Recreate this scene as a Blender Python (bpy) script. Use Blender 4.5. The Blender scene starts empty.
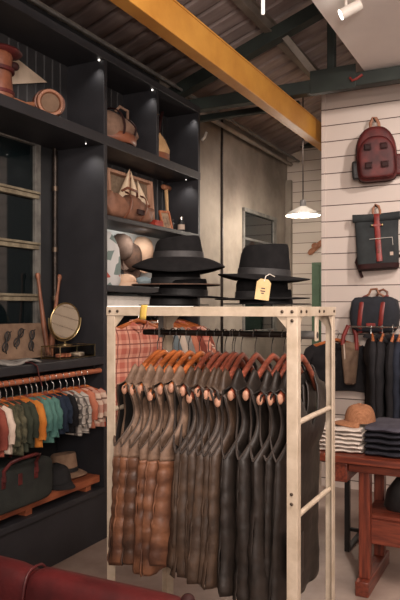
import bpy, bmesh, math, random
from mathutils import Vector, Matrix, Euler, noise

sc = bpy.context.scene
COL = sc.collection
PI = math.pi
rnd = random.Random(7)

# ------------------------------------------------------------------ camera
CAM_H = 1.45
TH = math.atan2(341.0, 666.0)
FX, FY = -math.sin(TH), math.cos(TH)
RX, RY = math.cos(TH), math.sin(TH)
FL = 666.0
HZ = 308.0


def pt(x, y, X=None, Y=None, Z=None, d=None):
    """world point where the sight line through photo position (x, y) meets a plane"""
    u = (x - 200.0) / FL
    dx, dy, dz = FX + u * RX, FY + u * RY, (HZ - y) / FL
    if X is not None:
        t = X / dx
    elif Y is not None:
        t = Y / dy
    elif Z is not None:
        t = (Z - CAM_H) / dz
    else:
        t = d
    return Vector((dx * t, dy * t, CAM_H + dz * t))


cd = bpy.data.cameras.new('camera')
cam = bpy.data.objects.new('camera', cd)
COL.objects.link(cam)
cam.location = (0, 0, CAM_H)
cam.rotation_euler = (PI / 2, 0, TH)
cd.sensor_fit = 'HORIZONTAL'
cd.sensor_width = 36.0
cd.lens = FL / 400.0 * 36.0
cd.shift_y = 0.02
cd.clip_start = 0.05
sc.camera = cam


# ------------------------------------------------------------------ materials
def lin(c):
    c = c / 255.0
    return c / 12.92 if c <= 0.04045 else ((c + 0.055) / 1.055) ** 2.4


def S(r, g, b):
    return (lin(r), lin(g), lin(b), 1.0)


class NT:
    def __init__(self, name):
        self.m = bpy.data.materials.new(name)
        self.m.use_nodes = True
        self.t = self.m.node_tree
        self.b = self.t.nodes['Principled BSDF']

    def n(self, kind, **kw):
        nd = self.t.nodes.new(kind)
        for k, v in kw.items():
            if k.startswith('i_'):
                nd.inputs[k[2:].replace('_', ' ')].default_value = v
            else:
                setattr(nd, k, v)
        return nd

    def l(self, a, b):
        self.t.links.new(a, b)

    def math(self, op, a, b=None, clamp=False):
        nd = self.t.nodes.new('ShaderNodeMath')
        nd.operation = op
        nd.use_clamp = clamp
        for i, v in enumerate((a, b)):
            if v is None:
                continue
            if isinstance(v, (int, float)):
                nd.inputs[i].default_value = v
            else:
                self.l(v, nd.inputs[i])
        return nd.outputs[0]

    def mix(self, fac, a, b):
        nd = self.t.nodes.new('ShaderNodeMix')
        nd.data_type = 'RGBA'
        if isinstance(fac, (int, float)):
            nd.inputs[0].default_value = fac
        else:
            self.l(fac, nd.inputs[0])
        for i, v in ((6, a), (7, b)):
            if isinstance(v, tuple):
                nd.inputs[i].default_value = v
            else:
                self.l(v, nd.inputs[i])
        return nd.outputs[2]


def M(name, c, c2=None, rough=0.7, metal=0.0, scale=12.0, bump=0.0, bscale=None, stretch=(1, 1, 1), detail=4.0,
      spec=0.5, lo=0.35, hi=0.65, coat=0.0):
    t = NT(name)
    t.b.inputs['Roughness'].default_value = rough
    t.b.inputs['Metallic'].default_value = metal
    t.b.inputs['Specular IOR Level'].default_value = spec
    if coat:
        t.b.inputs['Coat Weight'].default_value = coat
        t.b.inputs['Coat Roughness'].default_value = 0.25
    tc = t.n('ShaderNodeTexCoord')
    mp = t.n('ShaderNodeMapping')
    mp.inputs['Scale'].default_value = stretch
    t.l(tc.outputs['Object'], mp.inputs['Vector'])
    if c2 is None:
        c2 = tuple(min(1, v * 0.7) for v in c[:3]) + (1,)
    nz = t.n('ShaderNodeTexNoise', i_Scale=scale, i_Detail=detail, i_Roughness=0.6)
    t.l(mp.outputs[0], nz.inputs['Vector'])
    mr = t.n('ShaderNodeMapRange')
    mr.inputs['From Min'].default_value = lo
    mr.inputs['From Max'].default_value = hi
    t.l(nz.outputs['Fac'], mr.inputs['Value'])
    col = t.mix(mr.outputs[0], c2, c)
    t.l(col, t.b.inputs['Base Color'])
    if bump:
        n2 = t.n('ShaderNodeTexNoise', i_Scale=bscale or scale * 6, i_Detail=3.0)
        t.l(mp.outputs[0], n2.inputs['Vector'])
        bp = t.n('ShaderNodeBump', i_Strength=bump, i_Distance=0.004)
        t.l(n2.outputs['Fac'], bp.inputs['Height'])
        t.l(bp.outputs[0], t.b.inputs['Normal'])
    return t.m


def wood(name, c, c2, axis=0, scale=5.0, rough=0.5, coat=0.0):
    st = [14, 14, 14]
    st[axis] = 1.2
    return M(name, c, c2, rough=rough, scale=scale, stretch=tuple(st), bump=0.15, bscale=scale * 3, coat=coat)


def fabric(name, c, c2=None, scale=9.0, rough=0.9, bump=0.35, bscale=240):
    return M(name, c, c2, rough=rough, scale=scale, bump=bump, bscale=bscale, spec=0.2)


def emit(name, c, s):
    t = NT(name)
    t.b.inputs['Base Color'].default_value = c
    t.b.inputs['Emission Color'].default_value = c
    t.b.inputs['Emission Strength'].default_value = s
    return t.m


def planks(name, c, c2, gap, size, off, worn=None):
    """white painted horizontal boards: object Z decides the board"""
    t = NT(name)
    t.b.inputs['Roughness'].default_value = 0.55
    tc = t.n('ShaderNodeTexCoord')
    sp = t.n('ShaderNodeSeparateXYZ')
    t.l(tc.outputs['Object'], sp.inputs[0])
    z = t.math('MULTIPLY', t.math('ADD', sp.outputs['Z'], off), 1.0 / size)
    fr = t.math('FRACT', z)
    g = t.math('LESS_THAN', fr, 0.055)
    nz = t.n('ShaderNodeTexNoise', i_Scale=2.2, i_Detail=5.0)
    t.l(tc.outputs['Object'], nz.inputs['Vector'])
    wn = t.n('ShaderNodeTexWhiteNoise', noise_dimensions='1D')
    t.l(t.math('FLOOR', z), wn.inputs['W'])
    f = t.math('ADD', t.math('MULTIPLY', nz.outputs['Fac'], 0.6), t.math('MULTIPLY', wn.outputs['Value'], 0.4))
    col = t.mix(f, c2, c)
    col = t.mix(g, col, gap)
    t.l(col, t.b.inputs['Base Color'])
    bp = t.n('ShaderNodeBump', i_Strength=0.6, i_Distance=0.006)
    bp.invert = True
    t.l(g, bp.inputs['Height'])
    t.l(bp.outputs[0], t.b.inputs['Normal'])
    return t.m


def plaid(name, base, stripe, dark, sy=11.0, sz=11.0, axis='Y'):
    t = NT(name)
    t.b.inputs['Roughness'].default_value = 0.9
    t.b.inputs['Specular IOR Level'].default_value = 0.2
    tc = t.n('ShaderNodeTexCoord')
    sp = t.n('ShaderNodeSeparateXYZ')
    t.l(tc.outputs['Object'], sp.inputs[0])
    fy = t.math('FRACT', t.math('MULTIPLY', t.math('ADD', sp.outputs[axis], 3.0), sy))
    fz = t.math('FRACT', t.math('MULTIPLY', t.math('ADD', sp.outputs['Z'], 5.0), sz))
    wy = t.math('LESS_THAN', fy, 0.42)
    wz = t.math('LESS_THAN', fz, 0.42)
    f = t.math('MULTIPLY', t.math('ADD', wy, wz), 0.5)
    col = t.mix(f, base, stripe)
    ly = t.math('LESS_THAN', t.math('ABSOLUTE', t.math('SUBTRACT', fy, 0.7)), 0.045)
    lz = t.math('LESS_THAN', t.math('ABSOLUTE', t.math('SUBTRACT', fz, 0.7)), 0.045)
    ln = t.math('MAXIMUM', ly, lz)
    col = t.mix(t.math('MULTIPLY', ln, 0.8), col, dark)
    t.l(col, t.b.inputs['Base Color'])
    return t.m


MT = {}
MT['black_wood'] = M('black_painted_wood', S(44, 44, 48), S(34, 34, 38), rough=0.55, scale=4, bump=0.1, bscale=30)
MT['bead'] = M('black_beadboard', S(58, 58, 60), S(44, 44, 47), rough=0.55, scale=4)
MT['black_wall'] = M('black_wall_paint', S(40, 41, 43), S(28, 29, 31), rough=0.75, scale=5, bump=0.3, bscale=20)
MT['pale_back'] = M('pale_back_paint', S(190, 192, 188), S(160, 165, 165), rough=0.7, scale=3)
MT['ship'] = planks('white_shiplap', S(222, 208, 198), S(204, 190, 180), S(84, 64, 56), 0.1302, 0.0658)
MT['ship_far'] = planks('white_shiplap_far', S(206, 194, 182), S(186, 174, 162), S(96, 80, 70), 0.1257, 0.02)
MT['concrete'] = M('bare_concrete', S(150, 140, 128), S(112, 103, 93), rough=0.9, scale=1.6, bump=0.5, bscale=18, detail=8)
MT['floor'] = M('concrete_floor', S(176, 156, 144), S(126, 106, 96), rough=0.45, scale=2.4, bump=0.1, bscale=12, detail=8, lo=0.3, hi=0.7)
MT['roof'] = M('roof_sheet', S(176, 160, 156), S(142, 128, 124), rough=0.6, scale=2.0, stretch=(1, 4, 1))
MT['purlin'] = M('purlin_steel', S(150, 140, 130), S(118, 108, 98), rough=0.6, scale=3)
MT['green_steel'] = M('dark_green_steel', S(44, 52, 47), S(30, 37, 34), rough=0.6, scale=4)
MT['yellow'] = M('yellow_paint', S(212, 154, 68), S(190, 130, 52), rough=0.5, scale=3, bump=0.1)
MT['drop_white'] = M('white_plaster', S(236, 230, 226), S(228, 222, 218), rough=0.85, scale=2)
MT['cream'] = M('cream_painted_steel', S(208, 192, 172), S(186, 169, 147), rough=0.45, scale=14, bump=0.08)
MT['bolt'] = M('dark_bolt', S(96, 82, 70), rough=0.4, metal=0.8)
MT['pipe'] = M('dark_iron_pipe', S(58, 50, 44), S(36, 32, 30), rough=0.4, metal=0.7, scale=20)
MT['greypipe'] = M('grey_bracket_paint', S(110, 108, 104), S(86, 84, 82), rough=0.5, scale=10)
MT['chrome'] = M('bright_wire', S(200, 198, 194), rough=0.25, metal=1.0)
MT['brass'] = M('brass_wire', S(196, 176, 132), S(160, 138, 96), rough=0.3, metal=1.0)
MT['hat'] = M('black_felt', S(26, 25, 26), S(18, 18, 19), rough=0.95, scale=30, spec=0.15, bump=0.2, bscale=300)
MT['ribbon'] = M('black_ribbon', S(40, 39, 40), S(30, 29, 30), rough=0.6, scale=60)
MT['hat_brown'] = M('brown_felt_edge', S(86, 62, 48), S(60, 44, 36), rough=0.9, scale=30)
MT['tag'] = M('kraft_tag', S(206, 180, 132), S(186, 158, 112), rough=0.8, scale=20)
MT['ink'] = M('dark_print', S(70, 50, 60), rough=0.8)
MT['string'] = M('white_string', S(220, 214, 204), rough=0.9)
MT['yellow_tape'] = M('yellow_tape', S(226, 190, 96), S(200, 164, 70), rough=0.6, scale=30)
MT['hanger_a'] = wood('orange_hanger_wood', S(196, 112, 58), S(150, 76, 36), 1, 8, 0.4, 0.3)
MT['hanger_b'] = wood('red_hanger_wood', S(150, 78, 56), S(108, 52, 38), 1, 8, 0.4, 0.3)
MT['hanger_tip'] = M('pale_hanger_end', S(202, 154, 128), S(176, 126, 102), rough=0.5, scale=40)
MT['lining'] = M('dark_lining', S(34, 28, 25), S(26, 22, 20), rough=0.9)
MT['vest_top'] = M('waxed_taupe', S(146, 118, 98), S(90, 70, 56), rough=0.6, scale=14, bump=0.5, bscale=50)
MT['vest_copper'] = M('waxed_copper', S(130, 86, 60), S(76, 48, 35), rough=0.5, scale=9, bump=0.6, bscale=40)
MT['vest_copper_dark'] = M('waxed_copper_dark', S(100, 66, 47), S(58, 40, 31), rough=0.46, scale=9, bump=0.6, bscale=40)  # darker copper tone for some of the quilted vests
MT['vest_olive'] = M('waxed_olive', S(82, 63, 49), S(52, 40, 32), rough=0.5, scale=10, bump=0.5, bscale=40)
MT['vest_brown'] = M('waxed_dark_brown', S(78, 64, 54), S(54, 44, 38), rough=0.55, scale=9, bump=0.5, bscale=40)
MT['vest_dark'] = M('waxed_dark', S(42, 34, 29), S(25, 21, 18), rough=0.5, scale=9, bump=0.5, bscale=36)
MT['binding'] = M('vest_binding', S(52, 42, 36), rough=0.7)
MT['red_sofa'] = M('red_leather', S(82, 24, 25), S(56, 17, 18), rough=0.42, scale=6, bump=0.25, bscale=60)
MT['burgundy'] = M('burgundy_leather', S(98, 38, 36), S(60, 24, 25), rough=0.55, scale=9, bump=0.3, bscale=90, spec=0.3)
MT['burg_dark'] = M('dark_burgundy_leather', S(54, 26, 25), S(38, 20, 19), rough=0.65, scale=10, spec=0.2)
MT['tan_leather'] = M('tan_leather', S(166, 112, 82), S(130, 84, 60), rough=0.5, scale=14, bump=0.2)
MT['brown_leather'] = M('brown_leather', S(138, 84, 60), S(98, 58, 42), rough=0.45, scale=10, bump=0.3)
MT['red_leather'] = M('bright_red_leather', S(140, 50, 44), S(106, 35, 32), rough=0.45, scale=14)
MT['black_leather'] = M('black_leather', S(34, 32, 32), S(24, 23, 23), rough=0.5, scale=14)
MT['slate'] = M('slate_canvas', S(49, 53, 54), S(36, 39, 40), rough=0.85, scale=8, bump=0.4, bscale=200)
MT['navy_canvas'] = M('navy_canvas', S(40, 42, 50), S(28, 30, 36), rough=0.85, scale=8, bump=0.4, bscale=200)
MT['green_canvas'] = M('dark_green_canvas', S(44, 48, 44), S(30, 33, 31), rough=0.8, scale=8, bump=0.4, bscale=200)
MT['brown_canvas'] = M('brown_canvas', S(140, 112, 94), S(104, 80, 66), rough=0.85, scale=9, bump=0.4, bscale=120)
MT['duffel_brown'] = M('ruddy_canvas', S(146, 104, 82), S(108, 74, 58), rough=0.7, scale=8, bump=0.4, bscale=70)
MT['tan_canvas'] = M('tan_canvas', S(206, 168, 122), S(176, 138, 96), rough=0.85, scale=12, bump=0.3)
MT['tote'] = M('drab_canvas', S(128, 104, 84), S(104, 82, 66), rough=0.9, scale=12, bump=0.3, bscale=200)
MT['table'] = wood('red_brown_timber', S(128, 60, 40), S(82, 35, 25), 0, 4, 0.45, 0.2)
MT['table_y'] = wood('red_brown_timber_across', S(128, 60, 40), S(82, 35, 25), 1, 4, 0.45, 0.2)
MT['table_z'] = wood('red_brown_timber_upright', S(132, 62, 41), S(84, 36, 26), 2, 4, 0.45, 0.2)
MT['board'] = wood('worn_orange_board', S(172, 98, 62), S(124, 62, 40), 1, 5, 0.6)
MT['box_wood'] = wood('pale_box_wood', S(206, 164, 138), S(176, 132, 108), 2, 5, 0.6)
MT['oar_wood'] = wood('ruddy_stick_wood', S(150, 98, 72), S(112, 68, 50), 2, 6, 0.5)
MT['linen'] = fabric('linen_backing', S(150, 132, 112), S(126, 108, 90), scale=40)
MT['sail'] = fabric('cream_sailcloth', S(238, 218, 192), S(222, 198, 168), scale=6)
MT['pennant'] = fabric('cream_pennant_felt', S(226, 206, 184), S(208, 188, 164), scale=8)
MT['white_cloth'] = fabric('white_cotton', S(224, 214, 204), S(204, 192, 182), scale=9)
MT['dark_cloth'] = fabric('dark_navy_cotton', S(48, 48, 56), S(34, 34, 40), scale=9)
MT['grey_cloth'] = fabric('slate_grey_cotton', S(84, 82, 92), S(66, 64, 74), scale=9)
MT['jacket'] = fabric('black_denim', S(44, 42, 44), S(30, 29, 31), scale=7)
MT['jacket_navy'] = fabric('navy_denim', S(48, 52, 64), S(34, 37, 46), scale=7)
MT['cap_tan'] = M('tan_corduroy', S(172, 120, 86), S(138, 90, 60), rough=0.9, scale=60, stretch=(1, 6, 1), bump=0.5, bscale=120)
MT['cap_felt'] = M('taupe_felt', S(158, 128, 104), S(128, 100, 80), rough=0.95, scale=12, bump=0.2)
MT['cap_black'] = M('black_cotton', S(38, 37, 38), S(28, 27, 28), rough=0.9, scale=12)
MT['peach'] = fabric('peach_knit', S(222, 190, 164), S(198, 164, 138))
MT['cap_grey'] = fabric('grey_brown_cotton', S(112, 94, 84), S(86, 72, 64))
MT['glass'] = NT('dark_night_glass').m
_g = MT['glass'].node_tree.nodes['Principled BSDF']
_g.inputs['Base Color'].default_value = S(14, 22, 24)
_g.inputs['Roughness'].default_value = 0.06
_g.inputs['Specular IOR Level'].default_value = 0.5
MT['mirror'] = M('mirror_silver', S(210, 205, 190), S(200, 196, 182), rough=0.03, metal=1.0)
_t = NT('clear_box_glass')
_t.b.inputs['Base Color'].default_value = (0.9, 0.92, 0.9, 1)
_t.b.inputs['Roughness'].default_value = 0.03
_t.b.inputs['Transmission Weight'].default_value = 1.0
_t.b.inputs['IOR'].default_value = 1.1
MT['clear'] = _t.m
MT['muntin'] = M('aged_window_paint', S(146, 136, 114), S(108, 98, 80), rough=0.7, scale=14, bump=0.3)
MT['frame_grey'] = M('weathered_frame', S(120, 118, 112), S(86, 84, 80), rough=0.7, scale=10, bump=0.3)
MT['green_door'] = M('sage_green_paint', S(88, 112, 88), S(74, 96, 76), rough=0.6, scale=4)
MT['white_paint'] = M('white_enamel', S(226, 220, 212), S(210, 204, 196), rough=0.5)
MT['enamel'] = M('grey_enamel_shade', S(170, 168, 160), S(146, 144, 138), rough=0.4)
MT['inside_white'] = M('white_enamel_inside', S(240, 236, 228), rough=0.5)
MT['bulb'] = emit('lit_bulb', (1.0, 0.90, 0.74, 1), 22.0)
MT['spot_face'] = emit('lit_spot', (1.0, 0.94, 0.84, 1), 14.0)
MT['led'] = emit('lit_led', (1.0, 0.93, 0.84, 1), 2.5)
MT['strip'] = emit('lit_strip', (1.0, 0.95, 0.88, 1), 1.0)
MT['rod_wood'] = wood('copper_wood_rod', S(186, 116, 84), S(150, 84, 58), 1, 6, 0.45)
MT['red_card'] = M('red_card', S(176, 62, 46), S(150, 48, 38), rough=0.7)
MT['photo'] = M('faded_print', S(196, 170, 140), S(120, 96, 80), rough=0.6, scale=30)
MT['orange_frame'] = wood('orange_frame_wood', S(196, 120, 76), S(160, 88, 54), 2, 6, 0.5)
MT['plaid_pink'] = plaid('pink_plaid', S(222, 164, 142), S(190, 108, 92), S(120, 58, 54))
MT['plaid_red'] = plaid('red_plaid', S(190, 110, 88), S(150, 66, 54), S(70, 40, 40))
MT['check_grey'] = plaid('grey_check', S(190, 182, 172), S(150, 142, 136), S(60, 54, 54), 20, 20, 'X')
MT['stripe_red'] = plaid('red_band_knit', S(220, 196, 176), S(168, 70, 50), S(90, 44, 36), 2, 9, 'X')
MT['camo'] = fabric('camouflage_cotton', S(98, 94, 74), S(44, 46, 36), scale=26)
for k, a, b in (('teal', S(92, 132, 122), S(66, 104, 98)), ('orange', S(206, 132, 60), S(180, 104, 42)),
                ('navy', S(44, 54, 70), S(32, 40, 54)), ('black_t', S(36, 35, 37), S(26, 25, 27)),
                ('rust', S(142, 76, 62), S(110, 54, 46)), ('offwhite', S(214, 196, 180), S(190, 170, 154)),
                ('forest', S(62, 66, 54), S(44, 48, 40)), ('grey_t', S(150, 146, 140), S(126, 122, 118)),
                ('salmon', S(206, 134, 106), S(176, 100, 78)), ('bluegrey', S(120, 132, 136), S(94, 106, 112))):
    MT[k] = fabric('cotton_' + k, a, b)
_t = NT('floral_print')
_v = _t.n('ShaderNodeTexVoronoi', i_Scale=16.0)
_tc = _t.n('ShaderNodeTexCoord')
_t.l(_tc.outputs['Object'], _v.inputs['Vector'])
_cr = _t.n('ShaderNodeValToRGB')
_e = _cr.color_ramp
_e.interpolation = 'CONSTANT'
_e.elements[0].color = S(206, 206, 204)
_e.elements[1].position = 0.6
_e.elements[1].color = S(190, 92, 80)
_q = _e.elements.new(0.78)
_q.color = S(120, 136, 132)
_sp = _t.n('ShaderNodeSeparateColor')
_t.l(_v.outputs['Color'], _sp.inputs[0])
_t.l(_sp.outputs[0], _cr.inputs[0])
_t.l(_cr.outputs[0], _t.b.inputs['Base Color'])
_t.b.inputs['Roughness'].default_value = 0.9
MT['floral'] = _t.m


# ------------------------------------------------------------------ mesh helper
class B:
    def __init__(self):
        self.bm = bmesh.new()

    def _f(self, vs):
        try:
            return self.bm.faces.new(vs)
        except ValueError:
            return None

    def box(self, x0, x1, y0, y1, z0, z1, m=None):
        ps = [Vector(p) for p in ((x0, y0, z0), (x1, y0, z0), (x1, y1, z0), (x0, y1, z0),
                                  (x0, y0, z1), (x1, y0, z1), (x1, y1, z1), (x0, y1, z1))]
        if m is not None:
            ps = [m @ p for p in ps]
        v = [self.bm.verts.new(p) for p in ps]
        for f in ((0, 3, 2, 1), (4, 5, 6, 7), (0, 1, 5, 4), (1, 2, 6, 5), (2, 3, 7, 6), (3, 0, 4, 7)):
            self._f([v[i] for i in f])
        return self

    def cbox(self, c, s, rot=(0, 0, 0)):
        m = Matrix.Translation(Vector(c)) @ Euler(rot).to_matrix().to_4x4()
        return self.box(-s[0] / 2, s[0] / 2, -s[1] / 2, s[1] / 2, -s[2] / 2, s[2] / 2, m)

    def rings(self, rings, caps=True, closed=True):
        vr = [[self.bm.verts.new(Vector(p)) for p in r] for r in rings]
        n = len(vr[0])
        for a, b in zip(vr[:-1], vr[1:]):
            for i in range(n if closed else n - 1):
                j = (i + 1) % n
                self._f([a[i], a[j], b[j], b[i]])
        if caps and closed:
            self._f(list(reversed(vr[0])))
            self._f(vr[-1])
        return self

    def tube(self, pts, r, n=10, caps=True, flat=1.0, side=None):
        pts = [Vector(p) for p in pts]
        rs = r if isinstance(r, (list, tuple)) else [r] * len(pts)
        rings = []
        prev = None
        for i, p in enumerate(pts):
            a = pts[max(0, i - 1)]
            b = pts[min(len(pts) - 1, i + 1)]
            t = (b - a).normalized()
            if prev is None:
                up = Vector(side) if side else (Vector((0, 0, 1)) if abs(t.z) < 0.9 else Vector((1, 0, 0)))
                u = (up - t * up.dot(t)).normalized()
            else:
                u = (prev - t * prev.dot(t)).normalized()
            prev = u
            w = t.cross(u)
            rings.append([p + u * rs[i] * math.cos(2 * PI * k / n) + w * rs[i] * flat * math.sin(2 * PI * k / n) for k in range(n)])
        return self.rings(rings, caps)

    def lathe(self, prof, n=32, c=(0, 0, 0), sx=1.0, sy=1.0, caps=True, m=None):
        rings = []
        for r, z in prof:
            ring = []
            for k in range(n):
                p = Vector((r * sx * math.cos(2 * PI * k / n), r * sy * math.sin(2 * PI * k / n), z))
                if m is not None:
                    p = m @ p
                ring.append(p + Vector(c))
            rings.append(ring)
        return self.rings(rings, caps)

    def ell(self, c, r, n=16, m=8, mat=None, warp=None):
        rings = []
        for j in range(m + 1):
            a = -PI / 2 + PI * (0.04 + 0.92 * j / m)
            ring = []
            for k in range(n):
                p = Vector((r[0] * math.cos(a) * math.cos(2 * PI * k / n), r[1] * math.cos(a) * math.sin(2 * PI * k / n), r[2] * math.sin(a)))
                if warp:
                    p = warp(p)
                if mat is not None:
                    p = mat @ p
                ring.append(p + Vector(c))
            rings.append(ring)
        return self.rings(rings)

    def slab(self, outline, y0, y1, rnd_=0.02, steps=3, back=True):
        """pillow-edged panel: outline in XZ, extruded along Y from y0 (front, rounded) to y1 (back)"""
        cx = sum(p[0] for p in outline) / len(outline)
        cz = sum(p[1] for p in outline) / len(outline)
        sx = max(abs(p[0] - cx) for p in outline)
        sz = max(abs(p[1] - cz) for p in outline)

        def ring(k, y):
            ax, az = 1 - k / sx, 1 - k / sz
            return [(cx + (p[0] - cx) * ax, y, cz + (p[1] - cz) * az) for p in outline]
        s = 1 if y1 > y0 else -1
        rs = [ring(rnd_ * 3.2, y0 - s * rnd_ * 0.12), ring(rnd_ * 2, y0 - s * rnd_ * 0.08)]
        for i in range(steps + 1):
            a = PI / 2 * i / steps
            rs.append(ring(rnd_ * (1 - math.sin(a)), y0 + s * rnd_ * (1 - math.cos(a))))
        if back:
            for i in range(steps, -1, -1):
                a = PI / 2 * i / steps
                rs.append(ring(rnd_ * (1 - math.sin(a)), y1 - s * rnd_ * (1 - math.cos(a))))
        else:
            rs.append(ring(0, y1))
        return self.rings(rs)

    def grid(self, f, nu, nv):
        v = [[self.bm.verts.new(Vector(f(i / nu, j / nv))) for j in range(nv + 1)] for i in range(nu + 1)]
        for i in range(nu):
            for j in range(nv):
                self._f([v[i][j], v[i + 1][j], v[i + 1][j + 1], v[i][j + 1]])
        return self

    def build(self, name, mat, parent=None, bevel=0.0, sub=0, solid=0.0, mat2=None, weld=0.0, angle=42, flat=False, segs=2):
        bm = self.bm
        if weld:
            bmesh.ops.remove_doubles(bm, verts=bm.verts, dist=weld)
        bmesh.ops.recalc_face_normals(bm, faces=bm.faces)
        lim = math.radians(angle)
        for f in bm.faces:
            f.smooth = not flat
        for e in bm.edges:
            if len(e.link_faces) == 2 and e.calc_face_angle(0) > lim and not sub:
                e.smooth = False
        me = bpy.data.meshes.new(name)
        bm.to_mesh(me)
        bm.free()
        me.materials.append(mat)
        o = bpy.data.objects.new(name, me)
        COL.objects.link(o)
        if parent is not None:
            o.parent = parent
        if solid:
            md = o.modifiers.new('solid', 'SOLIDIFY')
            md.thickness = solid
            md.offset = 0
            if mat2:
                me.materials.append(mat2)
                md.material_offset = 1
        if bevel:
            md = o.modifiers.new('bevel', 'BEVEL')
            md.width = bevel
            md.segments = segs
            md.limit_method = 'ANGLE'
        if sub:
            md = o.modifiers.new('sub', 'SUBSURF')
            md.levels = sub
            md.render_levels = sub
        return o


def tag(o, label, cat, group=None):
    o['label'] = label
    o['category'] = cat
    if group:
        o['group'] = group
    return o


def thing(name, label, cat, loc=(0, 0, 0), rz=0.0, group=None, rot=None):
    o = bpy.data.objects.new(name, None)
    o.empty_display_size = 0.05
    COL.objects.link(o)
    o.location = loc
    o.rotation_euler = rot if rot else (0, 0, rz)
    return tag(o, label, cat, group)


def struct(o):
    o['kind'] = 'structure'
    return o


def box_obj(name, mat, parent, *b, bevel=0.003):
    return B().box(*b).build(name, mat, parent, bevel=bevel)


def lerp(a, b, t):
    return a + (b - a) * t


def ss(t):
    t = max(0.0, min(1.0, t))
    return t * t * (3 - 2 * t)


def superell(hw, hh, e=4, n=32, cx=0.0, cz=0.0):
    out = []
    for k in range(n):
        a = 2 * PI * k / n
        c, s = math.cos(a), math.sin(a)
        out.append((cx + hw * math.copysign(abs(c) ** (2 / e), c), cz + hh * math.copysign(abs(s) ** (2 / e), s)))
    return out


# key planes
XF = -2.42      # front of the black shelving
XB = -2.72      # its back boards
XW = -2.80      # window wall / bare concrete wall
YU = (3.417, 4.072, 4.73)
YR = 5.30       # white boarded wall
YFAR = 7.84
RIGHT_EDGE = -1.593


def roof_z(X):
    return 3.33 + 0.36 * (X - XW)


# ------------------------------------------------------------------ setting
struct(B().box(-3.4, 3.2, -1.6, 8.4, -0.1, 0).build('floor', MT['floor']))
struct(B().box(XW - 0.15, XW, 4.735, YFAR, 0, 3.36).build('wall_left', MT['concrete']))
o = B()
# black wall with window hole: Y 1.2..3.27 x Z 1.19..2.49
o.box(XW - 0.15, XW, -1.6, 1.2, 0, 3.36)
o.box(XW - 0.15, XW, 3.27, 4.735, 0, 3.36)
o.box(XW - 0.15, XW, 1.2, 3.27, 0, 1.19)
o.box(XW - 0.15, XW, 1.2, 3.27, 2.49, 3.36)
struct(o.build('wall_left_window_side', MT['black_wall']))
# white boarded wall on the right
w = B().box(RIGHT_EDGE, 3.2, YR, YR + 0.12, 0, 3.3).build('wall_right', MT['ship'])
struct(w)
struct(B().box(RIGHT_EDGE - 0.004, RIGHT_EDGE + 0.03, YR - 0.008, YR + 0.128, 0, 3.3).build('trim_1', MT['ship'], bevel=0.002))
struct(B().box(XW - 0.15, 3.2, YFAR, YFAR + 0.12, 0, 3.75).build('wall_back', MT['ship_far']))
struct(B().box(XW, XW + 0.07, YFAR - 0.07, YFAR, 0, 3.02).build('trim_2', MT['concrete']))
# dark beam where the far wall meets the roof
struct(B().box(XW, 1.0, YFAR - 0.12, YFAR - 0.001, 3.40, 3.56).build('trim_3', MT['green_steel']))

# ribbed roof sheet
rb = B()
per = 0.19
ys = []
k = 0
y = -1.6
while y < 8.4:
    for dy, dz in ((0, 0), (0.135, 0), (0.150, 0.028), (0.175, 0.028)):
        ys.append((y + dy, dz))
    y += per
xs = (-3.1, -1.9, -0.6, 1.0)
rb.rings([[(X, yy, roof_z(X) + dz) for yy, dz in ys] for X in xs], caps=False, closed=False)
struct(rb.build('ceiling', MT['roof'], solid=0.004, angle=20))
for X in (-2.35, -1.85, -1.33):
    z = roof_z(X) - 0.012
    p = B()
    p.box(X - 0.03, X + 0.03, -1.5, YFAR - 0.13, z - 0.012, z - 0.004)
    p.box(X - 0.006, X + 0.004, -1.5, YFAR - 0.13, z - 0.10, z - 0.012)
    p.box(X - 0.03, X + 0.03, -1.5, YFAR - 0.13, z - 0.112, z - 0.10)
    q = p.build('trim_4', MT['purlin'])
    struct(q)
# plaster lower ceiling over the right of the shop
struct(B().box(-1.125, 3.2, -1.6, 4.78, 3.145, 3.23).build('ceiling_lowered', MT['drop_white']))
# pipe runs along the eaves
for i, (X, Z, r) in enumerate(((-2.66, 3.26, 0.018), (-2.60, 3.22, 0.012), (-2.70, 3.19, 0.022))):
    t = B().tube([(X, -1.0, Z), (X, 7.7, Z)], r, 10).build('conduit', MT['purlin'] if i != 1 else MT['greypipe'])
    tag(t, ('thick grey conduit nearest the roof above the black shelving',
            'thinnest grey conduit along the eaves, outermost of the three',
            'lowest grey conduit along the eaves behind the shelving top')[i], 'conduit', 'conduits along the eaves')

# yellow beam
bm_ = thing('yellow_beam', 'long yellow steel beam running away under the roof', 'beam', (-1.71, 0, 2.85))
b = B()
b.box(-0.042, 0.042, -1.4, 7.80, 0, 0.168)
b.build('web', MT['yellow'], bm_, bevel=0.004)
b = B()
b.box(-0.05, 0.046, -1.4, 7.80, 0.168, 0.178)
b.build('top_flange', MT['yellow'], bm_, bevel=0.002)

# roof truss
tr = thing('roof_truss', 'dark green steel roof truss crossing above the yellow beam', 'truss', (XW, 4.8, 3.03))


def tb(name, p0, p1, w, d, mat):
    p0, p1 = Vector(p0), Vector(p1)
    v = p1 - p0
    a = math.atan2(v.z, v.x)
    m = Matrix.Translation((p0 + p1) / 2) @ Matrix.Rotation(-a, 4, 'Y')
    L = v.length
    bb = B()
    bb.box(-L / 2, L / 2, -w / 2, w / 2, -d / 2, d / 2, m)
    return bb.build(name, mat, tr, bevel=0.004)


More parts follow.
